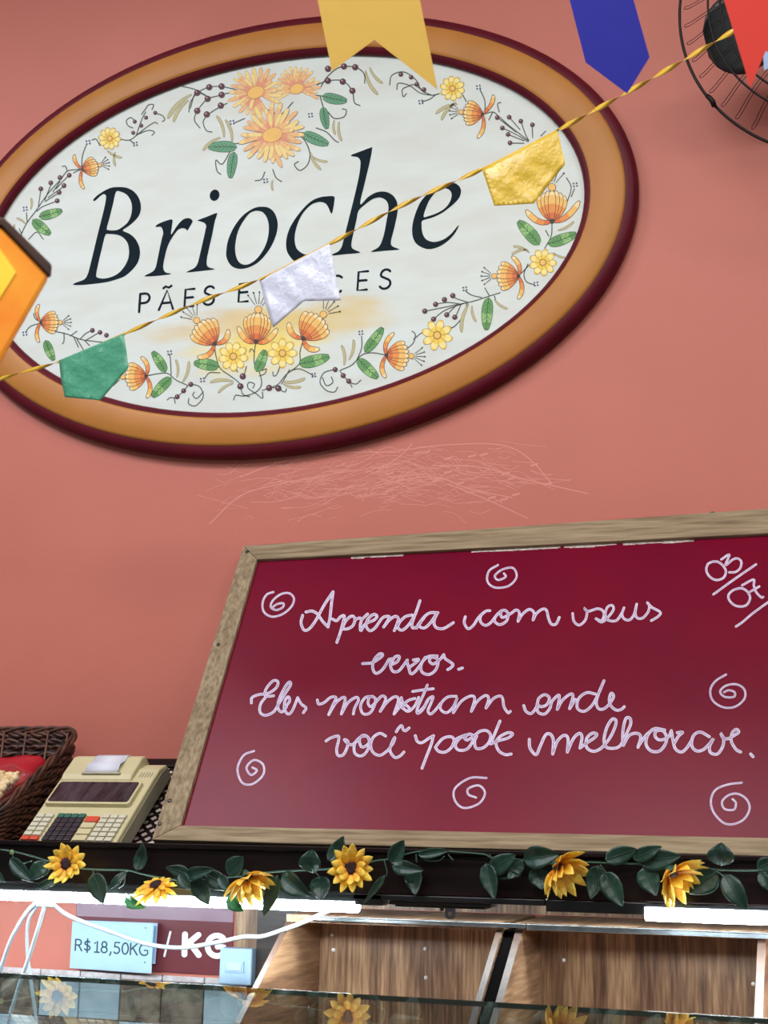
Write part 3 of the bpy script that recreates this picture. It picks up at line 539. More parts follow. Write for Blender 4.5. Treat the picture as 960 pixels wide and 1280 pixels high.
words('chalk_word', 6, 650, 885, [[(70,235),(75,300),(120,350),(150,290),(190,205),(225,195),(250,240),(245,345)], [(245,345),(280,250),(330,205),(360,230),(355,330)], [(355,330),(400,230),(445,190),(465,220),(450,300)], [(450,300),(500,262),(560,222),(575,195),(540,190),(500,230),(500,295),(550,325),(610,300),(670,230),(710,150),(720,95),(690,85),(650,150),(630,240),(650,295),(720,300),(760,270),(800,190),(830,120),(825,78),(795,78),(775,150),(770,230),(775,280)], [(775,280),(820,205),(880,190),(905,220),(885,295)], [(1085,165),(1010,155),(960,200),(945,270),(980,320),(1040,325),(1085,280),(1100,220),(1070,170),(1020,175),(1015,215),(1050,240),(1110,220),(1135,172)], [(885,290),(945,205),(1000,160)],
  [(1135,170),(1145,230),(1165,305),(1210,330),(1250,300),(1290,240)], [(1160,260),(1190,210),(1220,182),(1180,185)], [(1420,215),(1350,180),(1300,210),(1288,280),(1320,320),(1370,315),(1420,270),(1450,230),(1422,290),(1430,335),(1480,345),(1520,290),(1527,230),(1505,190),(1525,225),(1560,230),(1590,215),(1640,182),(1622,160),(1590,190),(1585,250),(1620,310),(1655,330)], [(1730,345),(1748,365)]], 3.8)
words('chalk_date', 9.6, 860, 680, [[(300,210),(240,240),(220,310),(250,380),(310,425),(370,430),(430,400),(455,330),(420,260),(360,215),(298,210)], [(400,185),(496,128),(450,253),(540,185),(600,175),(640,215),(625,290),(570,335),(495,340)], [(305,605),(560,420),(815,245)], [(620,530),(540,555),(485,615),(500,680),(560,735),(640,750),(710,725),(745,650),(720,580),(660,535),(600,532)], [(650,495),(785,427),(790,500),(820,580),(880,640),(902,635)], [(750,570),(855,510)], [(575,990),(650,940),(780,830),(960,700),(1010,665)]], 2.9)
for k, ox, oy, p in ((6, 320, 690, [(130,300),(80,320),(50,380),(60,450),(120,485),(200,465),(265,410),(285,350),(250,310),(190,315),(130,360),(110,410),(150,435),(200,415),(205,385),(160,390),(130,410)]),
   (2.667, 600, 620, [(60,230),(30,250),(25,285),(50,305),(95,300),(122,270),(110,240),(75,245),(50,265),(60,280),(85,270),(80,258)]),
   (6.1, 860, 830, [(290,80),(210,130),(170,200),(190,280),(270,330),(360,325),(430,265),(430,195),(370,155),(290,165),(245,210),(280,250),(350,250),(355,215),(310,200),(275,215)]),
   (6.1, 860, 830, [(410,905),(300,920),(210,960),(175,1040),(195,1130),(270,1210),(350,1220),(430,1180),(470,1100),(445,1030),(380,990),(310,1000),(260,1050),(280,1105),(350,1110),(365,1060),(340,1030)]),
   (2.667, 280, 920, [(100,50),(65,65),(45,110),(60,155),(95,160),(130,130),(130,95),(100,80),(75,105),(90,130),(110,115),(95,105)]),
   (2.667, 280, 920, [(875,140),(820,140),(770,175),(770,215),(800,240),(850,225),(870,190),(850,165),(815,175),(815,195),(840,205)])):
    words('chalk_spiral', k, ox, oy, [p], 2.6)

# ------------------------------------------------------------------ dark wooden shelf over the bread bins
ZS = 1.455
shelf = thing('wall_shelf', 'dark stained wooden shelf along the wall carrying the board, till calculator and basket', 'shelf', (-.9, 2.78, ZS-.1))
b = MB(); b.box((-2.7, 2.556, ZS-.022), (.6, YW-.001, ZS)); b.build('shelf_top', M['dark'], shelf)
b = MB(); b.box((-2.7, 2.55, 1.392), (.6, 2.572, 1.4625)); b.build('front_board', M['dark'], shelf, bevel=.002)
b = MB(); b.box((-2.7, 2.543, 1.4655), (.6, 2.579, 1.4735), 0); b.box((-2.7, 2.5485, 1.4628), (.6, 2.575, 1.4652)); b.build('front_lip', M['dark'], shelf, bevel=.002)
for x in (-2.4, -.63, .5):
    b = MB(); b.box((x, 2.6, 1.3), (x+.03, YW-.001, ZS-.023)); b.build('bracket', M['dark'], shelf, bevel=.002) if x != -.63 else None
# strip lights under the shelf
def strip(name, label, x0, x1, lit0, lit1, z0, zt, zb):
    t = thing(name, label, 'strip light', ((x0+x1)/2, 2.565, z0), 'strip lights under the shelf')
    b = MB(); b.box((x0, 2.551, 1.371), (x1, 2.596, 1.3915)); b.build('housing', M['black'], t, bevel=.002)
    b = MB(); n = 12; pr = [(2.549, zt), (2.549, zb+.008)]+[(2.549+.018*(1-math.cos(q)), zb+.008-.008*math.sin(q)) for q in [math.pi*i/n for i in range(1, n+1)]]+[(2.585, 1.3705)]
    pr = [(y, z) for y, z in pr]
    f = [Vector((lit0, y, z)) for y, z in pr]; g = [Vector((lit1, y, z)) for y, z in pr]
    b.prism(f[::-1], g[::-1]); b.build('diffuser', M['led'], t, True)
    return t
l1 = strip('strip_light', 'long lit white strip light under the left half of the shelf', -2.6, -.83, -2.59, -.882, 1.36, 1.3765, 1.3565)
b = MB(); a0 = at(489, 1127, 2.575); a1 = at(616, 1132, 2.575); b.box((a0.x, 2.560, 1.3735), (a1.x, 2.61, 1.3803)); b.box((a0.x+.01, 2.564, 1.3700), (a1.x-.012, 2.606, 1.3735)); 
drv = thing('driver_box', 'flat black power unit with a small metal eyelet under the shelf middle', 'power unit', (-.72, 2.58, 1.37))
b.build('case', M['black'], drv, bevel=.0015)
b = MB(); b.box((-.886, 2.551, 1.3805), (-.5275, 2.597, 1.3915)); b.build('channel', M['black'], drv, bevel=.002)
c = at(563, 1141.5, 2.58); b = MB(); n = 20
o_ = [Vector((c.x+dx, 2.578, c.z+dz)) for dx, dz in ((-.0095,.021),(-.0095,-.006),(-.005,-.0105),(.005,-.0105),(.0095,-.006),(.0095,.021))]
hole = [Vector((c.x+.0042*math.cos(2*math.pi*i/n), 2.578, c.z-.001+.0042*math.sin(2*math.pi*i/n))) for i in range(n)]
def plate(b, outer, hole, dy):
    lo = [[Vector((p.x, p.z, 0)) for p in outer], [Vector((p.x, p.z, 0)) for p in hole]]
    al = outer+hole; tr = tessellate_polygon(lo); b.add(al, [tuple(t) for t in tr]); b.add([p+Vector((0, dy, 0)) for p in al], [tuple(t)[::-1] for t in tr])
    for l in (outer, hole):
        k = len(l); b.add(l+[p+Vector((0, dy, 0)) for p in l], [(i, (i+1) % k, k+(i+1) % k, k+i) for i in range(k)])
plate(b, o_, hole, .002); b.build('eyelet', M['steel'], drv)
b = MB(); c2 = at(553, 1136, 2.575); b.lathe([(.004, 0), (.004, .006), (.002, .008)], Matrix.Translation((c2.x, 2.575, c2.z)) @ Matrix.Rotation(R(90), 4, 'X'), 10); b.build('screw', M['black'], drv, True)
l2 = strip('strip_light', 'white strip light at the right end of the shelf, its left section black', -.5265, .5, -.353, .49, 1.36, 1.384, 1.3605)

# ------------------------------------------------------------------ bread bins (two walnut cabinets with sloping fronts)
def cabinet(name, label, x0, x1, t, filler=False):
    root = thing(name, label, 'cabinet', ((x0+x1)/2, 2.7, 0), 'walnut bread bins under the shelf')
    YB = 2.86
    for k, xa in enumerate((x0-t, x1)):
        b = MB(); pr = [(2.70, 1.327), (2.228, 1.0), (2.228, .1), (YB+.13, .1), (YB+.13, 1.327)]
        b.prism([Vector((xa, y, z)) for y, z in pr], [Vector((xa+t, y, z)) for y, z in pr]); o = b.build('side_panel', M['walnuty'], root)
        # pale edge banding on the sloping front
        b = MB(); e = .0012; d = Vector((0, -.569, .822))
        A = [Vector((xa+.0004, 2.70, 1.327)), Vector((xa+t-.0004, 2.70, 1.327)), Vector((xa+t-.0004, 2.228, 1.0)), Vector((xa+.0004, 2.228, 1.0))]
        b.prism([p+d*e for p in A], A); b.build('edge_band', M['edge'], o)
    b = MB(); b.box((x0+.0005, YB, .1), (x1-.0005, YB+.012, 1.327)); bp = b.build('back_panel', M['walnut'], root)
    b = MB(); b.box((x0+.0005, 2.24, .98), (x1-.0005, YB-.001, .998)); b.build('bottom_panel', M['walnut'], root)
    b = MB(); b.box((x0-t, 2.23, 0), (x1+t, YB+.12, .1)); b.build('plinth', M['black'], root)
    b = MB(); b.box((x0+.0005, 2.24, .1), (x1-.0005, 2.256, .98)); b.build('front_panel', M['walnut'], root)
    b = MB(); b.box((x0-t, 2.701, 1.3275), (x1+t, YW-.013, 1.3415)); b.build('top_panel', M['walnuty'], root)
    b = MB(); b.box((max(x0-t, -1.03), YW-.0125, 1.343), (x1+t+(.023 if x0 < -1 else .2), YW-.001, 1.4325)); b.build('upstand', M['walnut'], root)
    return root
cab1 = cabinet('bread_cabinet', 'left walnut bread bin with four shelf pegs, nearer the light switch', -1.063, -.651, .012)
cab2 = cabinet('bread_cabinet', 'right walnut bread bin, below the unlit end of the right strip light', -.601, -.176, .0135)
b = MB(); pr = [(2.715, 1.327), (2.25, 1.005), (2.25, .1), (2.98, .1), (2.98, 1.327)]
b.prism([Vector((-.6388, y, z)) for y, z in pr], [Vector((-.6147, y, z)) for y, z in pr]); b.build('gap_shade', mat('gap_shade_black', rgb(9, 7, 7), .95, .3, rgb(6, 5, 5), 20, spec=.02), cab1)  # black board put between the bins to stand for the gap's shade
def peg(x, y, par):
    c = at(x, y, 2.859); b = MB(); b.lathe([(.0038, 0), (.0038, .002), (.0028, .005), (.001, .006)], Matrix.Translation((c.x, 2.8598, c.z)) @ Matrix.Rotation(R(90), 4, 'X'), 10); b.build('shelf_peg', M['whitep'], par, True)
for x, y in ((415, 1168.5), (417, 1187.5), (531.5, 1186), (532.5, 1222)): peg(x, y, cab1)
for x, y in ((704.5, 1200), (941.5, 1230)): peg(x, y, cab2)
# dark sheet standing in for the shaded deep space left of the bins, and the pale walnut strip on the wall
b = MB(); b.box((-1.252, 2.975, .76), (-1.0765, YW-.001, 1.36)); tag(b.build('recess_shade', mat('recess_shade_brown', rgb(52, 34, 28), .4, .8, rgb(34, 20, 18), 10, .1, stretch=(1, 1, 8))), 'dark brown sheet standing for the shaded recess left of the bread bins', 'board')
b = MB(); b.box((-1.306, 2.982, ZT+.001), (-1.2545, YW-.001, 1.36)); tag(b.build('walnut_strip', M['walnut'], bevel=.001), 'narrow walnut strip upright on the wall behind the light switch', 'board')
# aluminium rail along the top of the bins
b = MB(); b.box((-1.02, 2.688, 1.332), (-.592, 2.6995, 1.3412)); b.box((-1.02, 2.683, 1.3385), (-.592, 2.688, 1.3412))
tag(b.build('aluminium_rail', M['alu'], bevel=.001), 'clean aluminium rail along the front of the left bread bin', 'rail', 'aluminium rails on the bread bins')
b = MB(); b.box((-.590, 2.688, 1.330), (.02, 2.6995, 1.3412)); b.box((-.590, 2.683, 1.3385), (.02, 2.688, 1.3412))
tag(b.build('aluminium_rail', M['alu'], bevel=.001), 'smudged aluminium rail along the front of the right bread bin', 'rail', 'aluminium rails on the bread bins')

# ------------------------------------------------------------------ things on the lower wall
b = MB(); YS = YW-.004
def wq(p, Y): return [at(x, y, Y) for x, y in p]
f = wq(((95.5, 1108), (94, 1209.5), (289, 1220), (292.5, 1112)), YS); ms = thing('price_sign', 'maroon wall sign lettered in white per kilo, behind the white price card', 'sign', (-1.53, YW, 1.19))
b.prism(f, [p+Vector((0, .0035, 0)) for p in f]); b.build('sheet', M['burg'], ms)
b = MB(); f = wq(((95.8, 1127), (95.6, 1145), (291.3, 1153), (291.8, 1131)), YS-.0006); b.add(f, [(0, 1, 2, 3)]); b.build('faded_stripe', M['burgl'], ms)
b = MB(); s3 = lambda x, y, l: at(x, y, YS-.001-.0004*l)
stroke_text(b, s3, 'PÃO FRANCÊS', (104, 1121.5), (19.5, .85), (1, -22), 5, gap=.26, space=.4)
b.build('sign_lettering', M['whitep'], ms); b = MB()
ribbon(b, s3, ((213, 1165), (205.5, 1195)), 2.6, smooth=False)
stroke_text(b, s3, 'K', (230.5, 1193), (30, 1.2), (.8, -25), 7.4)
stroke_text(b, s3, 'G', (259, 1194.5), (28, 1.2), (.8, -25.5), 7.2); b.build('sign_lettering', M['whitep'], ms)
def card(name, quad, Y, Y2, label, text):
    t = thing(name, label, 'price card', tuple(sum((at(*q, Y) for q in quad[2:]), Vector())/2), 'white price cards')
    b = MB(); f = [at(quad[0][0], quad[0][1], Y), at(quad[1][0], quad[1][1], Y2), at(quad[2][0], quad[2][1], Y2), at(quad[3][0], quad[3][1], Y)][::-1]
    b.prism(f, [p+Vector((0, .0012, 0)) for p in f]); b.build('card', M['paper'], t)
    if text:
        n = (f[1]-f[0]).cross(f[2]-f[0]).normalized()
        if n.y > 0: n = -n
        b = MB(); c3 = lambda x, y, l: onp(x, y, f[0]+n*.0005, n)
        stroke_text(b, c3, 'R$', (94, 1188), (14.0, .9), (.7, -13.8), 1.9, gap=.2)
        stroke_text(b, c3, '18,50KG', (117.5, 1190), (14.0, .95), (.7, -13.8), 1.9, gap=.2); b.build('printed_price', M['text'], t)
        for x, y in ((182, 1160), (181, 1203)):
            b = MB(); disc(b, c3, x, y, .9); b.build('pin_hole', M['text'], t)
card('price_card', ((106, 1150.5), (197, 1154), (194, 1205), (103, 1200)), 2.984, 2.984, 'blank white card mostly hidden behind the printed price card', False)
card('price_card', ((90.5, 1152), (192, 1156.5), (189, 1217), (87, 1210)), 2.975, 2.966, 'white price card reading R$ 18,50KG, pinned on the maroon sign', True)
# light switch
sw = thing('light_switch', 'white surface mounted light switch box on the lower wall', 'switch', (-1.30, YW, 1.178))
c0 = at(275, 1184.5, 2.955); c1 = at(313.5, 1232, 2.955)
b = MB(); b.box((c0.x, 2.955, c1.z), (c1.x, YW-.012, c0.z)); b.build('box', M['paper'], sw, bevel=.003)
b = MB(); d0 = at(282, 1200.5, 2.953); d1 = at(304.5, 1216.5, 2.953); b.box((d0.x, 2.951, d1.z), (d1.x, 2.956, d0.z)); b.build('bezel', M['paper'], sw, bevel=.0015)
b = MB(); b.box((d0.x+.004, 2.9485, d1.z+.004), (d1.x-.004, 2.953, d0.z-.004)); b.build('rocker', mat('switch_rocker', rgb(190, 208, 220), .35), sw, bevel=.0015)
# cables
cl = at(58, 1128, 2.585); b = MB(); b.box((cl.x-.018, 2.575, cl.z-.009), (cl.x+.018, 2.592, 1.3708)); tag(b.build('cable_clip', mat('grey_clip', rgb(104, 116, 118), .4, .4, rgb(84, 96, 98), 20), bevel=.003), 'small grey clip under the left strip light gathering the cables', 'clip')
def cable(pts, label, r=.0042, Y=2.60):
    P = crom([at(p[0], p[1], p[2] if len(p) > 2 else Y) for p in pts], 8); b = MB(); b.tube(P, r, 8)
    tag(b.build('power_cable', M['cable'], None, True), label, 'cable', 'white cables under the shelf')
cable(((47, 1126.5, 2.6), (32, 1142.5, 2.63), (14, 1174, 2.66), (2, 1208, 2.69), (-10, 1250, 2.72), (-20, 1330, 2.74)), 'white cable bowing out furthest left from the clip')
cable(((51, 1127, 2.606), (36, 1150, 2.64), (34, 1188, 2.68), (37.5, 1217, 2.7), (46, 1280, 2.73), (56, 1360, 2.75)), 'middle white cable hanging from the clip, slanting right at the bottom', .0036)
cable(((58, 1127, 2.6), (50, 1153, 2.62), (39, 1188.5, 2.655), (26.5, 1224, 2.68), (9, 1280, 2.71), (-12, 1350, 2.73)), 'white cable hanging from the clip, crossing to the left at the bottom')
cable(((63, 1128, 2.6), (88.5, 1146, 2.66), (142, 1166, 2.74), (184, 1180, 2.77), (227, 1184.5, 2.77), (276, 1177, 2.75), (304.5, 1171, 2.73), (328, 1170.5, 2.70), (356, 1161.5, 2.67), (384, 1151, 2.65), (412.5, 1138, 2.62), (447, 1125.5, 2.6)), 'white cable sagging across the price card to the left bread bin', .0045)

# ------------------------------------------------------------------ glass counter in the foreground
gm = bpy.data.materials.new('clear_glass_sheet'); gm.use_nodes = True; nt = gm.node_tree; nt.nodes.clear()
go = nt.nodes.new('ShaderNodeOutputMaterial'); mx = nt.nodes.new('ShaderNodeMixShader'); tr = nt.nodes.new('ShaderNodeBsdfTransparent'); gl = nt.nodes.new('ShaderNodeBsdfGlossy')
tr.inputs[0].default_value = (.86, .93, .93, 1); gl.inputs['Roughness'].default_value = 0.0
fr = nt.nodes.new('ShaderNodeFresnel'); ge = nt.nodes.new('ShaderNodeNewGeometry'); mr = nt.nodes.new('ShaderNodeMapRange')
mr.inputs['To Min'].default_value = 1.5; mr.inputs['To Max'].default_value = 1/1.5
nt.links.new(ge.outputs['Backfacing'], mr.inputs['Value']); nt.links.new(mr.outputs[0], fr.inputs['IOR']); nt.links.new(fr.outputs[0], mx.inputs[0])
nt.links.new(tr.outputs[0], mx.inputs[1]); nt.links.new(gl.outputs[0], mx.inputs[2]); nt.links.new(mx.outputs[0], go.inputs[0])
ZG = 1.31
gc = thing('glass_counter', 'counter with a clear glass top in the foreground, mirroring the sunflower garland', 'counter', (-.5, 1.3, 0))
g0 = onp(-120, lin((0, 1216), (960, 1273), -120), Vector((0, 0, ZG)), Vector((0, 0, 1))); g1 = onp(1500, lin((0, 1216), (960, 1273), 1500), Vector((0, 0, ZG)), Vector((0, 0, 1)))
def gl_at(x): return g0.y+(g1.y-g0.y)*(x-g0.x)/(g1.x-g0.x)
xa, xb = -1.9, .7
b = MB(); f = [Vector((xa, .85, ZG)), Vector((xb, .85, ZG)), Vector((xb, gl_at(xb), ZG)), Vector((xa, gl_at(xa), ZG))]
b.add(f, [(0, 1, 2, 3)]); b.build('glass_top', gm, gc)
b = MB(); e0, e1 = f[3], f[2]; b.prism([e0, e1, e1-Vector((0, 0, .006)), e0-Vector((0, 0, .006))], [p+Vector((0, .0015, 0)) for p in (e0, e1, e1-Vector((0, 0, .006)), e0-Vector((0, 0, .006)))])
b.build('glass_edge', mat('polished_glass_edge', rgb(74, 80, 70), .2, .3, rgb(60, 68, 58), 20), gc)
b = MB(); b.box((xa+.05, .9, 0), (xb-.05, 1.6, .95)); b.build('counter_base', M['dark'], gc, bevel=.004)
for x in (xa+.08, xb-.1):
    for y in (.93, 1.56):
        b = MB(); b.box((x, y, .951), (x+.025, y+.025, ZG-.0005)); b.build('post', M['alu'], gc)

# ------------------------------------------------------------------ sunflower garland along the shelf front
YGA = 2.528
gar = thing('sunflower_garland', 'artificial sunflower garland with dark green leaves strung along the dark shelf front', 'garland', (-.9, YGA, 1.40))
M['vine'] = mat('vine_green', rgb(44, 84, 62), .5, .4, rgb(34, 66, 50), 40)
M['leafd'] = mat('dark_fabric_leaf', rgb(26, 62, 46), .42, .5, rgb(16, 44, 36), 45, .15)
M['leaf_lit'] = mat('led_lit_fabric_leaf', rgb(44, 132, 70), .45, .5, rgb(32, 104, 56), 45, .15)  # strip light's glow on the lowest leaves, put into a brighter green
M['pb'] = mat('petal_base', rgb(248, 180, 56), .6, .4, rgb(220, 122, 30), 60)
M['pm'] = mat('petal_middle', rgb(255, 216, 74), .6, .4, rgb(236, 166, 40), 60)
M['pt'] = mat('petal_tip', rgb(255, 238, 118), .6, .4, rgb(246, 198, 58), 60)
for k in ('pb', 'pm', 'pt'):
    nt = M[k].node_tree; pb_ = nt.nodes['Principled BSDF']; t_ = nt.nodes.new('ShaderNodeBsdfTranslucent'); t_.inputs[0].default_value = {'pb': rgb(255, 210, 100), 'pm': rgb(255, 232, 120), 'pt': rgb(255, 242, 150)}[k]
    m_ = nt.nodes.new('ShaderNodeMixShader'); m_.inputs[0].default_value = .26; nt.links.new(pb_.outputs[0], m_.inputs[1]); nt.links.new(t_.outputs[0], m_.inputs[2]); nt.links.new(m_.outputs[0], nt.nodes['Material Output'].inputs['Surface'])
M['disc'] = mat('flower_centre', rgb(52, 18, 14), .8, .6, rgb(30, 10, 10), 150, .4)
b = MB()
vine = [(-60,1060),(0,1062),(15,1064),(40,1070),(60,1076),(100,1085),(130,1087),(160,1088),(185,1094),(215,1099),(250,1100),(290,1096),(340,1090),(375,1088),(410,1086),(440,1083),(470,1076),(485,1074),(520,1065),(545,1064),(570,1065),(605,1068),(615,1072),(650,1075),(690,1080),(735,1078),(760,1079),(800,1080),(850,1083),(895,1087),(930,1088),(960,1088),(1030,1090)]
b.tube([at(p.x, p.y, YGA+.008) for p in crom(vine, 5)], .0017, 7)
for s in (((15,1064),(18,1076),(28,1079),(40,1076)), ((116,1089),(120,1098),(128,1108)), ((156,1088),(155,1104),(148,1110)), ((354,1092),(360,1098),(366,1100)), ((392,1088),(398,1094)), ((520,1068),(521,1078)), ((525,1066),(532,1075),(548,1076),(556,1070)), ((560,1068),(567,1076)), ((612,1068),(616,1078)), ((655,1074),(674,1086)), ((750,1081),(757,1090)), ((832,1073),(832,1081)), ((896,1089),(906,1096)), ((948,1090),(954,1098)), ((480,1074),(484,1090),(482,1096)), ((272,1092),(277,1102))):
    b.tube([at(p.x, p.y, YGA+.005) for p in crom(s, 5)], .0013, 6)
b.build('stem', M['vine'], gar, True)
for x, y in ((15, 1065), (543, 1064), (240, 1091)):
    b = MB(); c = at(x, y, YGA+.004); b.lathe([(.0005, -.005), (.004, -.003), (.0048, 0), (.004, .003), (.0005, .005)], Matrix.Translation(c), 12); b.build('bud', mat('bud_green', rgb(120, 140, 84), .5, .3, rgb(96, 118, 70), 40), gar, True)
rl = random.Random(11)
def gleaf(bp, tp, w, m='leafd', dy=0):
    B = at(*bp, YGA+.004+dy); T = at(*tp, YGA-.006+dy); d = T-B
    nrm = Vector((0, -1, 0)); s = d.cross(nrm).normalized()
    W_ = w*YGA/FPX*.5; N = 10; K = 6; b = MB(); vs = []
    fold = rl.uniform(.15, .5); cu = rl.uniform(-.012, .012)
    for i in range(N+1):
        t = i/N; k = (math.sin(math.pi*t**.72))**.8 if 0 < t < 1 else 0
        c = B+d*t+nrm*(math.sin(math.pi*t)*cu+.004)
        for j in range(K+1):
            q = j/K*2-1
            vs.append(c+s*(q*W_*k)+nrm*(abs(q)*W_*k*fold+.0012*math.sin(t*22)*abs(q)))
    b.add(vs, [(i*(K+1)+j, i*(K+1)+j+1, (i+1)*(K+1)+j+1, (i+1)*(K+1)+j) for i in range(N) for j in range(K)])
    b.tube([B+d*t+nrm*(math.sin(math.pi*t)*cu+.0045) for t in (0, .25, .5, .75, .97)], [.0009, .0008, .0007, .0005, .0003], 5)
    b.build('leaf', M[m], gar, True, solid=.0004)
for a in (((-12,1085),(8,1102),16), ((14,1073),(44,1103),20), ((60,1078),(38,1100),24), ((64,1080),(49,1098),14), ((74,1100),(46,1111),12), ((117,1092),(131,1130),29), ((160,1090),(138,1112),12), ((172,1088),(180,1054),20), ((158,1121),(184,1135),17,'leaf_lit'), ((230,1096),(270,1086),18), ((240,1098),(263,1131),26), ((258,1092),(286,1112),24), ((238,1094),(208,1084),18), ((285,1092),(306,1071),26), ((286,1120),(306,1139),19,'leaf_lit'), ((275,1095),(290,1114),18), ((226,1092),(240,1112),20),
          ((348,1094),(330,1146),21), ((354,1093),(389,1120),28), ((392,1091),(391,1061),31), ((400,1095),(402,1125),29), ((411,1076),(431,1045),19), ((482,1094),(456,1129),10), ((490,1079),(506,1050),22), ((491,1082),(531,1088),19), ((514,1080),(520,1119),24), ((524,1069),(563,1063),13), ((608,1079),(619,1124),22), ((612,1090),(646,1068),24), ((616,1092),(652,1094),13),
          ((652,1074),(636,1099),20), ((655,1074),(700,1068),28), ((670,1083),(679,1112),26), ((757,1075),(797,1061),22), ((748,1082),(739,1124),23), ((755,1090),(779,1133),27), ((792,1074),(828,1058),18), ((800,1078),(852,1070),26), ((804,1084),(821,1119),28), ((896,1089),(862,1117),31), ((902,1082),(902,1053),32), ((905,1093),(935,1138),25), ((947,1086),(970,1074),18), ((950,1090),(964,1114),14)): gleaf(*a)
def sunflower(px, py, n, r, seed, Y=YGA-.018, cup=.25, roll=0, inner=.2, droop=0, dk=1):
    n = Vector(n).normalized(); C = at(px, py, Y); rr = random.Random(seed)
    Mx = Matrix.Translation(C) @ n.to_track_quat('Z', 'Y').to_matrix().to_4x4() @ Matrix.Rotation(R(roll), 4, 'Z')
    down = Mx.to_3x3().inverted() @ Vector((0, 0, -1))
    b = MB()
    for ring, (cnt, L, z0, cp) in enumerate(((13, r, 0, cup), (10, r*.84, .003, cup+inner))):
        for k in range(cnt):
            a = 2*math.pi*(k+.5*ring+rr.uniform(-.15, .15))/cnt; ln = L*rr.uniform(.88, 1.08); w = r*.36*rr.uniform(.9, 1.12)
            tilt = cp+rr.uniform(-.18, .18); d = Vector((math.cos(a)*math.cos(tilt), math.sin(a)*math.cos(tilt), math.sin(tilt))); s = Vector((-math.sin(a), math.cos(a), 0)); up = d.cross(s)*-1
            tw = rr.uniform(-.25, .25); N = 8; K = 4; vs = []
            for i in range(N+1):
                t = i/N; hw = w*.5*(math.sin(math.pi*min(1, .12+t*.88)**.95)**.75 if t < 1 else 0.02)
                c = d*(r*.2+(ln-r*.2)*t)+Vector((0, 0, z0))+up*(-.10*ln*t*t)+down*(droop*ln*t*t)
                for j in range(K+1):
                    q = j/K*2-1; vs.append(Mx @ (c+s*(q*hw)+up*(abs(q)*hw*.35+q*hw*tw)))
            for i in range(N):
                mi = 0 if i < 2 else (1 if i < 5 else 2)
                for j in range(K): b.add([vs[i*(K+1)+j], vs[i*(K+1)+j+1], vs[(i+1)*(K+1)+j+1], vs[(i+1)*(K+1)+j]], [(0, 1, 2, 3)], mi)
    bm = bmesh.new(); fl = b.build('sunflower', [M['pb'], M['pm'], M['pt']], gar, True)
    bm.from_mesh(fl.data); bmesh.ops.remove_doubles(bm, verts=bm.verts, dist=1e-6); bm.to_mesh(fl.data); bm.free()
    md = fl.modifiers.new('solidify', 'SOLIDIFY'); md.thickness = .0004
    b = MB(); b.lathe([(r*.25*dk, 0), (r*.29*dk, .005*dk), (r*.26*dk, .009*dk), (r*.14*dk, .0095*dk), (.0005, .009*dk)], Mx, 16); b.build('flower_centre', M['disc'], fl, True)
    b = MB(); b.lathe([(r*.06, -.014), (r*.12, -.008), (r*.22, -.002), (r*.2, .001)], Mx, 12); b.build('calyx', M['vine'], fl, True)
for a in ((84, 1080, (.12, -1, .12), .043, 1), (196, 1109, (-.12, -.55, .85), .044, 2, YGA-.018, .05, 0, .2, .35), (309, 1096, (.52, -.30, -.80), .056, 3, YGA-.024, .42, 20, .3, 0, .6), (439, 1085, (.30, -1, .05), .046, 4),
          (698, 1083, (.74, -.36, -.57), .060, 5, YGA-.022, .42, 10, .3, 0, .6), (840, 1092, (.68, -.36, -.64), .060, 6, YGA-.022, .42, 35, .3, 0, .6)): sunflower(*a)

# ------------------------------------------------------------------ lattice rack, adding machine
ZT0 = ZS
TLT = R(40); RV = Vector((0, math.cos(TLT), math.sin(TLT))); RN = Vector((0, -math.sin(TLT), math.cos(TLT)))
rk = thing('lattice_rack', 'dark woven lattice rack tilted behind the adding machine and the board corner', 'rack', (-1.42, 2.75, ZS))
RO = Vector((-1.655, 2.676, ZS+.005)); RM = Matrix(((1, 0, 0, RO.x), (0, RV.y, RN.y, RO.y), (0, RV.z, RN.z, RO.z), (0, 0, 0, 1)))
RWd, RLn = .42, .272
b = MB(); b.box((0, 0, -.006), (RWd, RLn, -.003), M=RM); b.build('backing', mat('pale_cane', rgb(196, 184, 176), .7, .6, rgb(170, 152, 146), 60), rk)
b = MB()
def clipline(x0, y0, dx, dy):
    t0, t1 = -9, 9
    for p, d, lo, hi in ((x0, dx, .004, RWd-.004), (y0, dy, .004, RLn-.004)):
        a, c = (lo-p)/d, (hi-p)/d; t0 = max(t0, min(a, c)); t1 = min(t1, max(a, c))
    return (t0, t1) if t1-t0 > .004 else None
for sgn, h in ((1, 0), (-1, .0016)):
    for i in range(-20, 60):
        x0 = i*.027; dx, dy = sgn*.72, .69; q = clipline(x0-(0 if sgn > 0 else -.1), 0, dx, dy)
        if not q: continue
        A = Vector((x0+(0 if sgn > 0 else .1)+dx*q[0], dy*q[0], 0)); B = Vector((x0+(0 if sgn > 0 else .1)+dx*q[1], dy*q[1], 0)); nn = Vector((-dy, dx, 0)).normalized()*.0034
        z = Vector((0, 0, -.0028+h)); zz = Vector((0, 0, .0015))
        F = [A+nn+z+zz, A-nn+z+zz, B-nn+z+zz, B+nn+z+zz]
        b.prism([RM @ p for p in F], [RM @ (p-zz) for p in F])
b.build('lattice', M['dark'], rk)
b = MB(); b.box((-.006, RLn-.002, -.008), (RWd+.006, RLn+.026, .004), M=RM); b.build('top_rail', M['dark'], rk, bevel=.002)
for x in (-.008, RWd-.004):
    b = MB(); b.box((x, 0, -.008), (x+.012, RLn-.003, .004), M=RM); b.build('side_rail', M['dark'], rk, bevel=.0015)
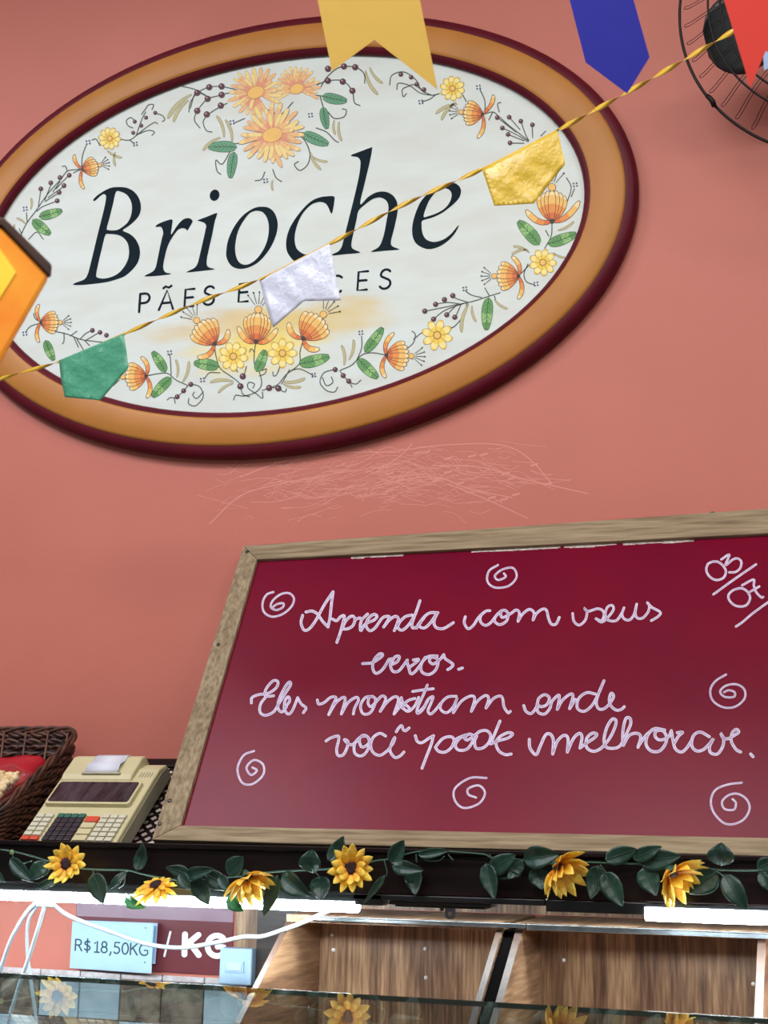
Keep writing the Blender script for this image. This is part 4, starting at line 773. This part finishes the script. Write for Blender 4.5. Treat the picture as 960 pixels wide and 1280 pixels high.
for x in (.03, RWd-.045):
    b = MB(); p = RM @ Vector((x, RLn, -.009)); b.box((p.x, p.y+.004, ZS+.0005), (p.x+.015, p.y+.02, p.z-.004)); b.build('prop', M['dark'], rk)

am = thing('adding_machine', 'old cream desk adding machine with dark display under clear wrap, on the lattice rack', 'calculator', (-1.5, 2.68, ZS))
DP = Vector((-1.5, 2.608, 1.468)); dk = lambda x, y: onp(x, y, DP, RN)
XL = dk(50, 1012).x; XRt = dk(173, 1008).x; AW = XRt-XL
AO = Vector((XL, DP.y, DP.z)); AM = Matrix(((1, 0, 0, AO.x), (0, RV.y, RN.y, AO.y), (0, RV.z, RN.z, AO.z), (0, 0, 0, 1)))
M['cream'] = mat('cream_plastic', rgb(198, 188, 148), .45, .35, rgb(184, 174, 134), 14)
M['creamd'] = mat('grey_plastic_side', rgb(158, 152, 128), .5, .35, rgb(140, 136, 116), 14)
def prof(b, pr, x0, x1, mi=0): b.prism([AM @ Vector((x0, v, w)) for v, w in pr][::-1], [AM @ Vector((x1, v, w)) for v, w in pr][::-1], mi)
b = MB(); prof(b, [(-.008, -.038), (-.008, -.008), (0, 0), (.19, .0045), (.24, .004), (.272, -.008), (.278, -.038)], 0, AW); b.build('body', M['cream'], am, bevel=.004)
b = MB(); prof(b, [(-.004, -.039), (-.004, -.010), (.19, -.006), (.24, -.006), (.268, -.012), (.272, -.039)], AW+.0002, AW+.002); b.build('side_panel', M['creamd'], am)
b = MB(); prof(b, [(.192, .003), (.198, .010), (.21, .014), (.268, .015), (.282, .008), (.286, -.02), (.192, -.02)], .006, AW*.78); b.build('printer_cover', M['cream'], am, bevel=.004)
v0, v1 = .113, .189; b = MB(); x0, x1 = AW*.045, AW*.93
def rr_(x0, y0, x1, y1, r, z, n=5):
    return [AM @ Vector((cx+r*math.cos(R(a0+90*i/n)), cy+r*math.sin(R(a0+90*i/n)), z)) for cx, cy, a0 in ((x1-r, y1-r, 0), (x0+r, y1-r, 90), (x0+r, y0+r, 180), (x1-r, y0+r, 270)) for i in range(n+1)]
A_, B_ = rr_(x0, v0, x1, v1, .007, .0125), rr_(x0-.001, v0-.001, x1+.001, v1+.001, .007, .0015); b.prism(A_, B_); b.build('display_frame', M['cream'], am, bevel=.001)
b = MB(); A_, B_ = rr_(x0+.005, v0+.0055, x1-.005, v1-.005, .006, .0135), rr_(x0+.005, v0+.0055, x1-.005, v1-.005, .006, .0115); b.prism(A_, B_)
b.build('display', mat('dark_display_window', rgb(28, 22, 28), .2, .7, rgb(66, 58, 66), 60, .25, stretch=(1, .25, .25)), am)
# paper slip curling out of the printer
b = MB(); pp = [(.213, .0175), (.222, .020), (.232, .0235), (.240, .021), (.252, .0165), (.268, .0165), (.282, .0105)]
xa_, xb_ = AW*.27, AW*.62
b.add([AM @ Vector((x, v, w)) for v, w in pp for x in (xa_, xb_)], [(2*i, 2*i+1, 2*i+3, 2*i+2) for i in range(len(pp)-1)]); b.build('paper_slip', mat('till_paper', rgb(214, 216, 226), .6, .3, rgb(202, 204, 214), 40), am, True, solid=.0003)
b = MB(); b.box((xa_-.006, .207, .0125), (xb_+.008, .2125, .0185), M=AM); b.build('paper_cutter', mat('clear_grey_plastic', rgb(160, 152, 130), .25), am, bevel=.001)
for i in range(5):
    b = MB(); b.box((AW*.83+i*.0065, .212, .0035), (AW*.83+i*.0065+.002, .228, .0052), M=AM); b.build('vent', M['creamd'], am)
KM = {'w': mat('white_key', rgb(192, 188, 166), .5), 'k': mat('black_key', rgb(40, 34, 44), .4), 'g': mat('green_key', rgb(40, 92, 76), .45), 'r': mat('red_key', rgb(196, 70, 44), .45), 'c': M['cream']}
def key(u, v, w, h, m):
    b = MB(); b.box((u, v, .0005), (u+w, v+h, .0075), M=AM); b.build('key', KM[m], am, bevel=.001)
kh, kp = .0112, .0142
for r_ in range(6):
    for c_ in range(2): key(AW*.035+c_*.021, .004+r_*kp*1.0, .018, kh, 'r' if r_ == 0 else 'w') if r_ < 6 else 0
for r_ in range(6):
    for c_ in range(4): key(AW*.255+c_*.0165, .004+r_*kp, .0145, kh+.001, 'g' if r_ == 5 else 'k')
for r_ in range(4): key(AW*.565, 0.004+r_*.0195, .030, .0165, 'r' if r_ == 3 else 'c')
for r_ in range(6):
    for c_ in range(3): key(AW*.72+c_*.019, .004+r_*kp, .016, kh, 'w')

# ------------------------------------------------------------------ wicker basket with its contents
BX0, BX1, BY0, BY1, BZ = -2.10, -1.681, 2.588, 2.925, ZS+.001
rimz = lambda y: 1.534+(y-2.604)*.588
def brect(inset=0, n=9):
    x0, x1, y0, y1 = BX0+inset, BX1-inset, BY0+inset, BY1-inset; r = .055; P = []
    for cx, cy, a0 in ((x1-r, y1-r, 0), (x0+r, y1-r, 90), (x0+r, y0+r, 180), (x1-r, y0+r, 270)):
        for i in range(n+1): P.append(Vector((cx+r*math.cos(R(a0+90*i/n)), cy+r*math.sin(R(a0+90*i/n)), 0)))
    # even spacing
    out = []; k = len(P); L = [(P[(i+1) % k]-P[i]).length for i in range(k)]; T = sum(L); m = 168; i = 0; acc = 0
    for j in range(m):
        s = T*j/m
        while acc+L[i] < s: acc += L[i]; i += 1
        out.append(P[i].lerp(P[(i+1) % k], (s-acc)/L[i]))
    return out
BR = brect(); bc = Vector(((BX0+BX1)/2, (BY0+BY1)/2, 0))
bk = thing('wicker_basket', 'dark brown woven wicker basket with a sloping rim, at the left end of the shelf', 'basket', (bc.x, bc.y, BZ))
M['wick'] = mat('dark_wicker', rgb(92, 54, 38), .5, .8, rgb(46, 24, 18), 40, .2)
M['wick2'] = mat('light_wicker', rgb(104, 66, 46), .5, .6, rgb(74, 44, 30), 40, .2)
rows = 17
def bpt(i, t, off):
    p = BR[i % len(BR)]; q = BR[(i+1) % len(BR)]; tan = (q-p).normalized(); nrm = Vector((tan.y, -tan.x, 0))
    fl = 1-.10*(1-t)
    c = bc+(p-bc)*fl; z = BZ+.006+(rimz(p.y)-BZ-.012)*t
    return Vector((c.x, c.y, z))+nrm*off
b = MB()
for r_ in range(rows):
    for st in (0, 1):
        pts = []
        for i in range(len(BR)):
            ph = i/len(BR)*2*math.pi*24+r_*math.pi+st*math.pi*.5
            t = (r_+.5+.24*math.sin(i/len(BR)*2*math.pi*24+r_*2.1+st*math.pi))/rows
            pts.append(bpt(i, max(0, min(1, t)), .0042*math.cos(ph)))
        b.tube(pts, .0047, 5, closed=True)
b.build('weave', M['wick'], bk, True)
b = MB(); k = len(BR)
vs = [bpt(i, 0, .001) for i in range(k)]+[bpt(i, .985, .001) for i in range(k)]+[bpt(i, .985, -.001) for i in range(k)]+[bpt(i, 0, -.001) for i in range(k)]
b.add(vs, [(q*k+i, q*k+(i+1) % k, ((q+1) % 4)*k+(i+1) % k, ((q+1) % 4)*k+i) for q in range(4) for i in range(k)]); b.build('lining', mat('dark_wicker_lining', rgb(46, 24, 18), .7, .7, rgb(28, 14, 12), 90), bk)
for i in range(0, len(BR), 7):
    b = MB(); b.tube([bpt(i, t, -.007) for t in (0, .5, 1.0)], .003, 6); b.build('stake', M['wick2'], bk, True)
b = MB()
for st in range(3):
    b.tube([bpt(i, 1.0, 0)+Vector((0, 0, .004))+Vector((math.cos(i*.45+st*2.09)*.0045, math.cos(i*.45+st*2.09)*.0045*.3, math.sin(i*.45+st*2.09)*.0055)) for i in range(len(BR))], .0042, 6, closed=True)
b.build('rim', M['wick'], bk, True)
b = MB(); f = [bpt(i, 0, -.003) for i in range(0, len(BR), 4)]; f = [Vector((p.x, p.y, BZ+.004)) for p in f]; b.prism(f[::-1], [p-Vector((0, 0, .004)) for p in f][::-1]); b.build('base', M['wick'], bk)
# red bag filling the basket, snack bag on top of it
def pad(x0, x1, y0, y1, zb, zt, seed, nx=26, ny=26, amp=.004, fr=60, taper=1):
    b = MB(); rr = random.Random(seed); ph = [rr.uniform(0, 6) for _ in range(6)]; vs = []
    for j in range(ny+1):
        for i in range(nx+1):
            u, v = i/nx, j/ny; x = x0+(x1-x0)*u; y = y0+(y1-y0)*v
            e = (min(u, 1-u, .1)/.1)*(min(v, 1-v, .1)/.1); e = math.sin(min(1, e)*math.pi/2)
            z0_ = zb(y); z = z0_+(zt(y)-z0_)*(.25+.75*e)+amp*e*(math.sin(x*fr+ph[0]+2*math.sin(y*30+ph[3]))+math.sin(y*fr*1.3+ph[1])+.6*math.sin((x+y)*fr*2+ph[2]))
            vs.append(Vector((x, y, z)))
    o = len(vs); cx, cy = (x0+x1)/2, (y0+y1)/2; vs += [Vector((cx+(p.x-cx)*taper, cy+(p.y-cy)*taper, zb(p.y))) for p in vs]; W_ = nx+1; fs = []
    for j in range(ny):
        for i in range(nx):
            a = j*W_+i; fs.append((a, a+1, a+W_+1, a+W_)); fs.append((o+a+W_, o+a+W_+1, o+a+1, o+a))
    rim = [i for i in range(W_)]+[j*W_+nx for j in range(1, ny+1)]+[ny*W_+i for i in range(nx-1, -1, -1)]+[j*W_ for j in range(ny-1, 0, -1)]
    k = len(rim); fs += [(rim[i], o+rim[i], o+rim[(i+1) % k], rim[(i+1) % k]) for i in range(k)]
    b.add(vs, fs); return b
b = pad(BX0+.04, BX1-.024, BY0+.035, BY1-.04, lambda y: BZ+.006, lambda y: rimz(y)-.024, 4, amp=.002, fr=38, taper=.84)
tag(b.build('red_bag', mat('red_plastic', rgb(176, 14, 38), .3, .4, rgb(146, 8, 28), 12, .1), None, True), 'crumpled red plastic bag lying inside the wicker basket', 'bag')
sb = thing('snack_bag', 'clear plastic bag of pale golden snacks on the red bag in the basket', 'bag', (-1.86, 2.68, 1.56))
zb_ = lambda y: rimz(y)-.013
b = pad(-2.02, -1.700, BY0+.04, 2.755, zb_, lambda y: zb_(y)+.027, 8, amp=.0035, fr=110)
fm = bpy.data.materials.new('clear_film'); fm.use_nodes = True; nt = fm.node_tree; nt.nodes.clear()
go = nt.nodes.new('ShaderNodeOutputMaterial'); mx = nt.nodes.new('ShaderNodeMixShader'); tr = nt.nodes.new('ShaderNodeBsdfTransparent'); gl = nt.nodes.new('ShaderNodeBsdfGlossy'); gl.inputs['Roughness'].default_value = .15
mx.inputs[0].default_value = .16; nt.links.new(tr.outputs[0], mx.inputs[1]); nt.links.new(gl.outputs[0], mx.inputs[2]); nt.links.new(mx.outputs[0], go.inputs[0])
b.build('film', fm, sb, True)
b = MB(); rr = random.Random(5)
for i in range(460):
    x = rr.uniform(-1.99, -1.718); y = rr.uniform(BY0+.065, 2.73); z = zb_(y)+rr.uniform(.008, .022); r_ = rr.uniform(.006, .010)
    Mx = Matrix.Translation((x, y, z)) @ Matrix.Rotation(rr.uniform(0, 6), 4, Vector((rr.random(), rr.random(), rr.random()+.01)).normalized())
    b.lathe([(r_*.2, -r_*.7), (r_*.9, -r_*.35), (r_, .1*r_), (r_*.6, r_*.6), (r_*.1, r_*.7)], Mx, 7)
so = b.build('snacks', mat('golden_snacks', rgb(226, 206, 164), .7, .8, rgb(204, 170, 116), 50), sb, True); so['kind'] = 'stuff'

# ------------------------------------------------------------------ wall fan (top right, mostly outside the frame)
FC = Vector((.094, 2.80, 3.217)); FR = .365
fan = thing('wall_fan', 'black wire-caged wall fan at the top right of the terracotta wall', 'fan', (FC.x, YW, FC.z))
M['wire'] = mat('black_wire', rgb(24, 12, 12), .5, .3, rgb(18, 9, 9), 30, spec=.25)
def circ(r, y, n=180): return [FC+Vector((r*math.cos(2*math.pi*i/n), y, r*math.sin(2*math.pi*i/n))) for i in range(n)]
def pol(r, a, y): return FC+Vector((r*math.cos(a), y, r*math.sin(a)))
b = MB(); b.tube(circ(FR, 0), .0032, 6, closed=True); b.build('guard_ring', M['wire'], fan, True)
b = MB()
for r_, y in ((.302, -.035), (.276, -.048), (.12, -.075)): b.tube(circ(r_, y), .0024, 6, closed=True)
b.build('inner_ring', M['wire'], fan, True)
def guard(front):
    b = MB(); s = -1 if front else 1
    for k in range(52):
        a = 2*math.pi*(k+.35)/52; h = .0095
        prof_ = [(.352, 0.0), (.34, .006), (.30, .037), (.25, .056), (.12, .075)] if front else [(.352, 0), (.33, .05), (.25, .085), (.1, .09)]
        L = [pol(r_, a+h*.36/max(r_, .2)*.95, s*y) for r_, y in prof_]; Rr = [pol(r_, a-h*.36/max(r_, .2)*.95, s*y) for r_, y in prof_]
        tip = pol(.356, a, 0)
        b.tube(crom(L[::-1]+[tip]+Rr, 3), .0009, 4)
    b.build('front_guard' if front else 'rear_guard', M['wire'], fan, True)
guard(True)
# three broad blades at rest
M['blade'] = mat('black_blade', rgb(34, 36, 38), .4, .3, rgb(26, 28, 30), 14)
for k in range(3):
    a0 = math.pi+R(10.5)+2*math.pi*k/3; b = MB(); vs = []; N = 30; K = 10
    for i in range(N+1):
        t = i/N; r_ = .06+.258*t; hw = R(11+8*math.sin(math.pi*min(1, t*.62+.1)))*(math.sqrt(max(0, 1-((t-.72)/.285)**2)) if t > .72 else 1)
        for j in range(K+1):
            q = j/K*2-1; vs.append(pol(r_, a0+q*hw, .012+q*.026))
    b.add(vs, [(i*(K+1)+j, i*(K+1)+j+1, (i+1)*(K+1)+j+1, (i+1)*(K+1)+j) for i in range(N) for j in range(K)]); b.build('blade', M['blade'], fan, True, solid=.002)
b = MB(); b.lathe([(.02, -.03), (.055, -.02), (.062, .0), (.062, .03)], Matrix.Translation(FC) @ Matrix.Rotation(R(-90), 4, 'X'), 28); b.build('hub', M['blade'], fan, True)
b = MB(); b.lathe([(.07, .06), (.085, .075), (.085, .15), (.05, .17)], Matrix.Translation(FC) @ Matrix.Rotation(R(-90), 4, 'X'), 28); b.build('motor', M['black'], fan, True)
b = MB(); b.lathe([(.122, -.070), (.10, -.082), (.05, -.086), (.01, -.087)], Matrix.Translation(FC) @ Matrix.Rotation(R(-90), 4, 'X'), 28); b.build('badge', M['steel'], fan, True)
b = MB(); b.box((FC.x-.05, YW-.03, FC.z-.1), (FC.x+.05, YW-.0005, FC.z+.1)); b.box((FC.x-.02, FC.y+.15, FC.z-.02), (FC.x+.02, YW-.02, FC.z+.02)); b.build('wall_bracket', M['black'], fan, bevel=.003)
c = at(889, 126, 2.795); b = MB(); b.tube([c+Vector((-.008, 0, .012)), c+Vector((-.002, -.004, .006)), c+Vector((.003, -.003, -.004)), c+Vector((.006, 0, -.014))], [.005, .0045, .006, .005], 8); b.build('guard_clip', M['wire'], fan, True)

# ------------------------------------------------------------------ bunting: strings and little plastic flags
def filmmat(name, col, col2, rough=.28, bump=.5, tr=.4, coat=.35):
    m = mat(name, col, rough, .25, col2, 7, bump, bscale=42, coat=coat, spec=.5 if coat else .15)
    nt = m.node_tree; pb = nt.nodes['Principled BSDF']; out = nt.nodes['Material Output']; t = nt.nodes.new('ShaderNodeBsdfTranslucent'); t.inputs[0].default_value = col
    mx = nt.nodes.new('ShaderNodeMixShader'); mx.inputs[0].default_value = tr; nt.links.new(pb.outputs[0], mx.inputs[1]); nt.links.new(t.outputs[0], mx.inputs[2]); nt.links.new(mx.outputs[0], out.inputs['Surface']); return m
YSL, YSR = 2.45, 2.0
ys = lambda x: YSL+(YSR-YSL)*x/960
sp = [(-260, 560), (-120, 520), (0, 474), (77, 451), (155, 417.5), (250, 377), (325, 349), (412, 305), (500, 258), (603, 211), (697, 163), (785, 115), (850, 78), (915, 40), (1000, -8), (1150, -90)]
b = MB(); P = crom(sp, 22); vs = []; k = len(P); dist = 0
attached = ((72, 158), (322, 414), (600, 700))
for i, p in enumerate(P):
    if i: dist += (P[i]-P[i-1]).length
    a = P[max(0, i-1)]; c = P[min(k-1, i+1)]; t = (c-a).normalized(); nn = Vector((-t.y, t.x))
    inflag = any(q[0] < p.x < q[1] for q in attached)
    th = dist/46*math.pi; w = 2.9*(p.x/960*.35+.85)
    off = nn*(w*math.cos(th)); Yp = ys(p.x); dy = w*math.sin(th)*Yp/FPX
    if inflag: off = nn*(1.6); dy = .0004
    vs += [at(p.x+off.x, p.y+off.y, Yp+dy), at(p.x-off.x, p.y-off.y, Yp-dy)]
b.add(vs, [(2*i, 2*i+1, 2*i+3, 2*i+2) for i in range(k-1)])
M['ribb'] = filmmat('yellow_ribbon', rgb(226, 186, 52), rgb(206, 160, 40), .35, .1, .15)
tag(b.build('bunting_string', M['ribb'], None, True, solid=.0005), 'twisted yellow ribbon string crossing diagonally in front of the oval sign', 'bunting string')
def flag(poly, Yf, m, label, seed, amp=.0026, lean=.0, group='bunting flags'):
    me = bpy.data.meshes.new('bunting_flag'); bm = bmesh.new()
    vs = [bm.verts.new((x, y, 0)) for x, y in poly]; bm.faces.new(vs); bmesh.ops.triangulate(bm, faces=bm.faces)
    for _ in range(5): bmesh.ops.subdivide_edges(bm, edges=[e for e in bm.edges if e.calc_length() > 7], cuts=1); bmesh.ops.triangulate(bm, faces=bm.faces)
    rr = random.Random(seed); a = [rr.uniform(0, 6) for _ in range(6)]; top = min(y for x, y in poly)
    for v in bm.verts:
        x, y = v.co.x, v.co.y; Yq = Yf(x); s = 1/45
        dz = amp*(math.sin(x*s*2+a[0]+.8*math.sin(y*s*2+a[1]))+.5*math.sin((x*.8+y)*s*3.7+a[2])+.35*math.sin((x-y*1.3)*s*6+a[3]))*min(1, .15+.85*(y-top)/60)
        v.co = at(x, y, Yq-.0012+dz-lean*(y-top)*Yq/FPX)
    bm.normal_update(); bm.to_mesh(me); bm.free(); me.materials.append(m)
    for p in me.polygons: p.use_smooth = amp > .001
    o = bpy.data.objects.new('bunting_flag', me); COL.objects.link(o); md = o.modifiers.new('solidify', 'SOLIDIFY'); md.thickness = .0003
    tag(o, label, 'bunting flag', group); return o
FMt = {'g': filmmat('green_film', rgb(104, 190, 154), rgb(92, 176, 140)), 'w': filmmat('white_film', rgb(240, 244, 255), rgb(228, 234, 250)), 'y': filmmat('yellow_film', rgb(244, 218, 88), rgb(234, 204, 72)),
       'Y': filmmat('big_yellow_film', rgb(222, 188, 92), rgb(214, 180, 84), .6, .08, .4, 0), 'b': filmmat('blue_film', rgb(40, 42, 166), rgb(36, 38, 156), .6, .06, .4, 0), 'r': filmmat('red_film', rgb(228, 74, 60), rgb(220, 66, 56), .6, .06, .4, 0), 'l': filmmat('pale_blue_film', rgb(200, 218, 242), rgb(120, 160, 216), .6, .06, .4, 0)}
flag([(73.7,450.5),(154.5,417),(158,437),(160.5,460),(126,500.5),(81,496.5),(76,472)], ys, FMt['g'], 'small green bunting flag on the yellow string at the lower left of the sign', 1)
flag([(324.7,350.5),(412,304.5),(419,340),(426,375.5),(380,376.5),(341.5,409.5),(331,378)], ys, FMt['w'], 'small white bunting flag on the yellow string in front of the sign lettering', 2)
flag([(602.5,212),(697,163.5),(706.5,205),(667.5,254.5),(618,257.5)], ys, FMt['y'], 'small glossy yellow bunting flag on the yellow string near the right of the sign', 3)
YU = 1.5
flag([(372,-120),(501,-122),(525,0),(547,112),(468,50),(415,89),(397,0)], lambda x: YU, FMt['Y'], 'large yellow swallowtail bunting flag hanging at the top over the sign frame', 4, .00005, .12)
flag([(684,-121),(762,-124),(792,0),(812,71.5),(784,117),(732,78),(712,0)], lambda x: YU, FMt['b'], 'blue bunting flag with a pointed end, hanging at the top between sign and fan', 5, .00005, .12)
flag([(878,-126),(1010,-128),(1024,0),(1036,90),(957,64),(938,110),(905,0)], lambda x: YU-.03, FMt['r'], 'red swallowtail bunting flag hanging at the top right in front of the fan', 6, .00005, .12)
flag([(946,-128),(1040,-130),(1046,20),(1050,84),(1002,70),(955,88),(951,20)], lambda x: YU+.16, FMt['l'], 'pale blue bunting flag peeping out beside the notch of the red flag', 7, .00005, .12)
b = MB(); P = [at(x, -121-.008*(x-400)+2*math.sin(x*.01), YU+.003 if x < 870 else YU+.003) for x in range(100, 1400, 20)]
b.tube(P, .0016, 6); tag(b.build('bunting_string', M['ribb'], None, True), 'upper string from which the large yellow, blue and red flags hang', 'bunting string')

# ------------------------------------------------------------------ orange paper lantern close to the camera, at the left edge
YL = .92; lp = [(62, 346), (-4, 462), (-128, 470), (-196, 360), (-132, 250), (2, 284)]
lan = thing('paper_lantern', 'orange paper lantern with a yellow hexagon and dark brown top edge, at the left edge', 'lantern', tuple(at(-66, 365, YL+.05)))
LD = ray(-66, 365).normalized(); LPt = at(-66, 365, YL); LNn = Vector((LD.x, LD.y, -.12)).normalized(); la = lambda x, y: onp(x, y, LPt, LNn)
F0 = [la(x, y) for x, y in lp]; cen = sum(F0, Vector())/6
Bk = [p+LD*.11 for p in F0]
b = MB(); b.prism(F0[::-1], Bk[::-1]); b.build('body', mat('orange_felt', rgb(255, 168, 36), .8, .5, rgb(252, 140, 24), 25), lan, bevel=.004)
b = MB(); I = [cen+(p-cen)*.62-LD*.0012 for p in F0]; I[0] = la(20, 340)-LD*.0012; I[5] = la(-8, 300)-LD*.0012; I[1] = la(-10, 388)-LD*.0012; b.prism(I[::-1], [p+LD*.001 for p in I][::-1]); b.build('yellow_hexagon', mat('yellow_felt', rgb(255, 226, 64), .8, .4, rgb(255, 212, 50), 25), lan)
b = MB()
up = [la(x, y) for x, y in ((63.5, 348), (2, 283), (-132, 247), (-134, 238), (6, 273), (65, 331))]
b.prism([p-LD*.002 for p in up], [p+LD*.113 for p in up]); b.build('top_trim', mat('dark_brown_felt', rgb(70, 38, 24), .8, .4, rgb(54, 28, 18), 40), lan, bevel=.002)
b = MB(); q = la(-66, 258)+LD*.055; b.tube([q, Vector((q.x-.5, q.y, 4.399))], .0012, 6); b.build('hanging_cord', M['cable'], lan)
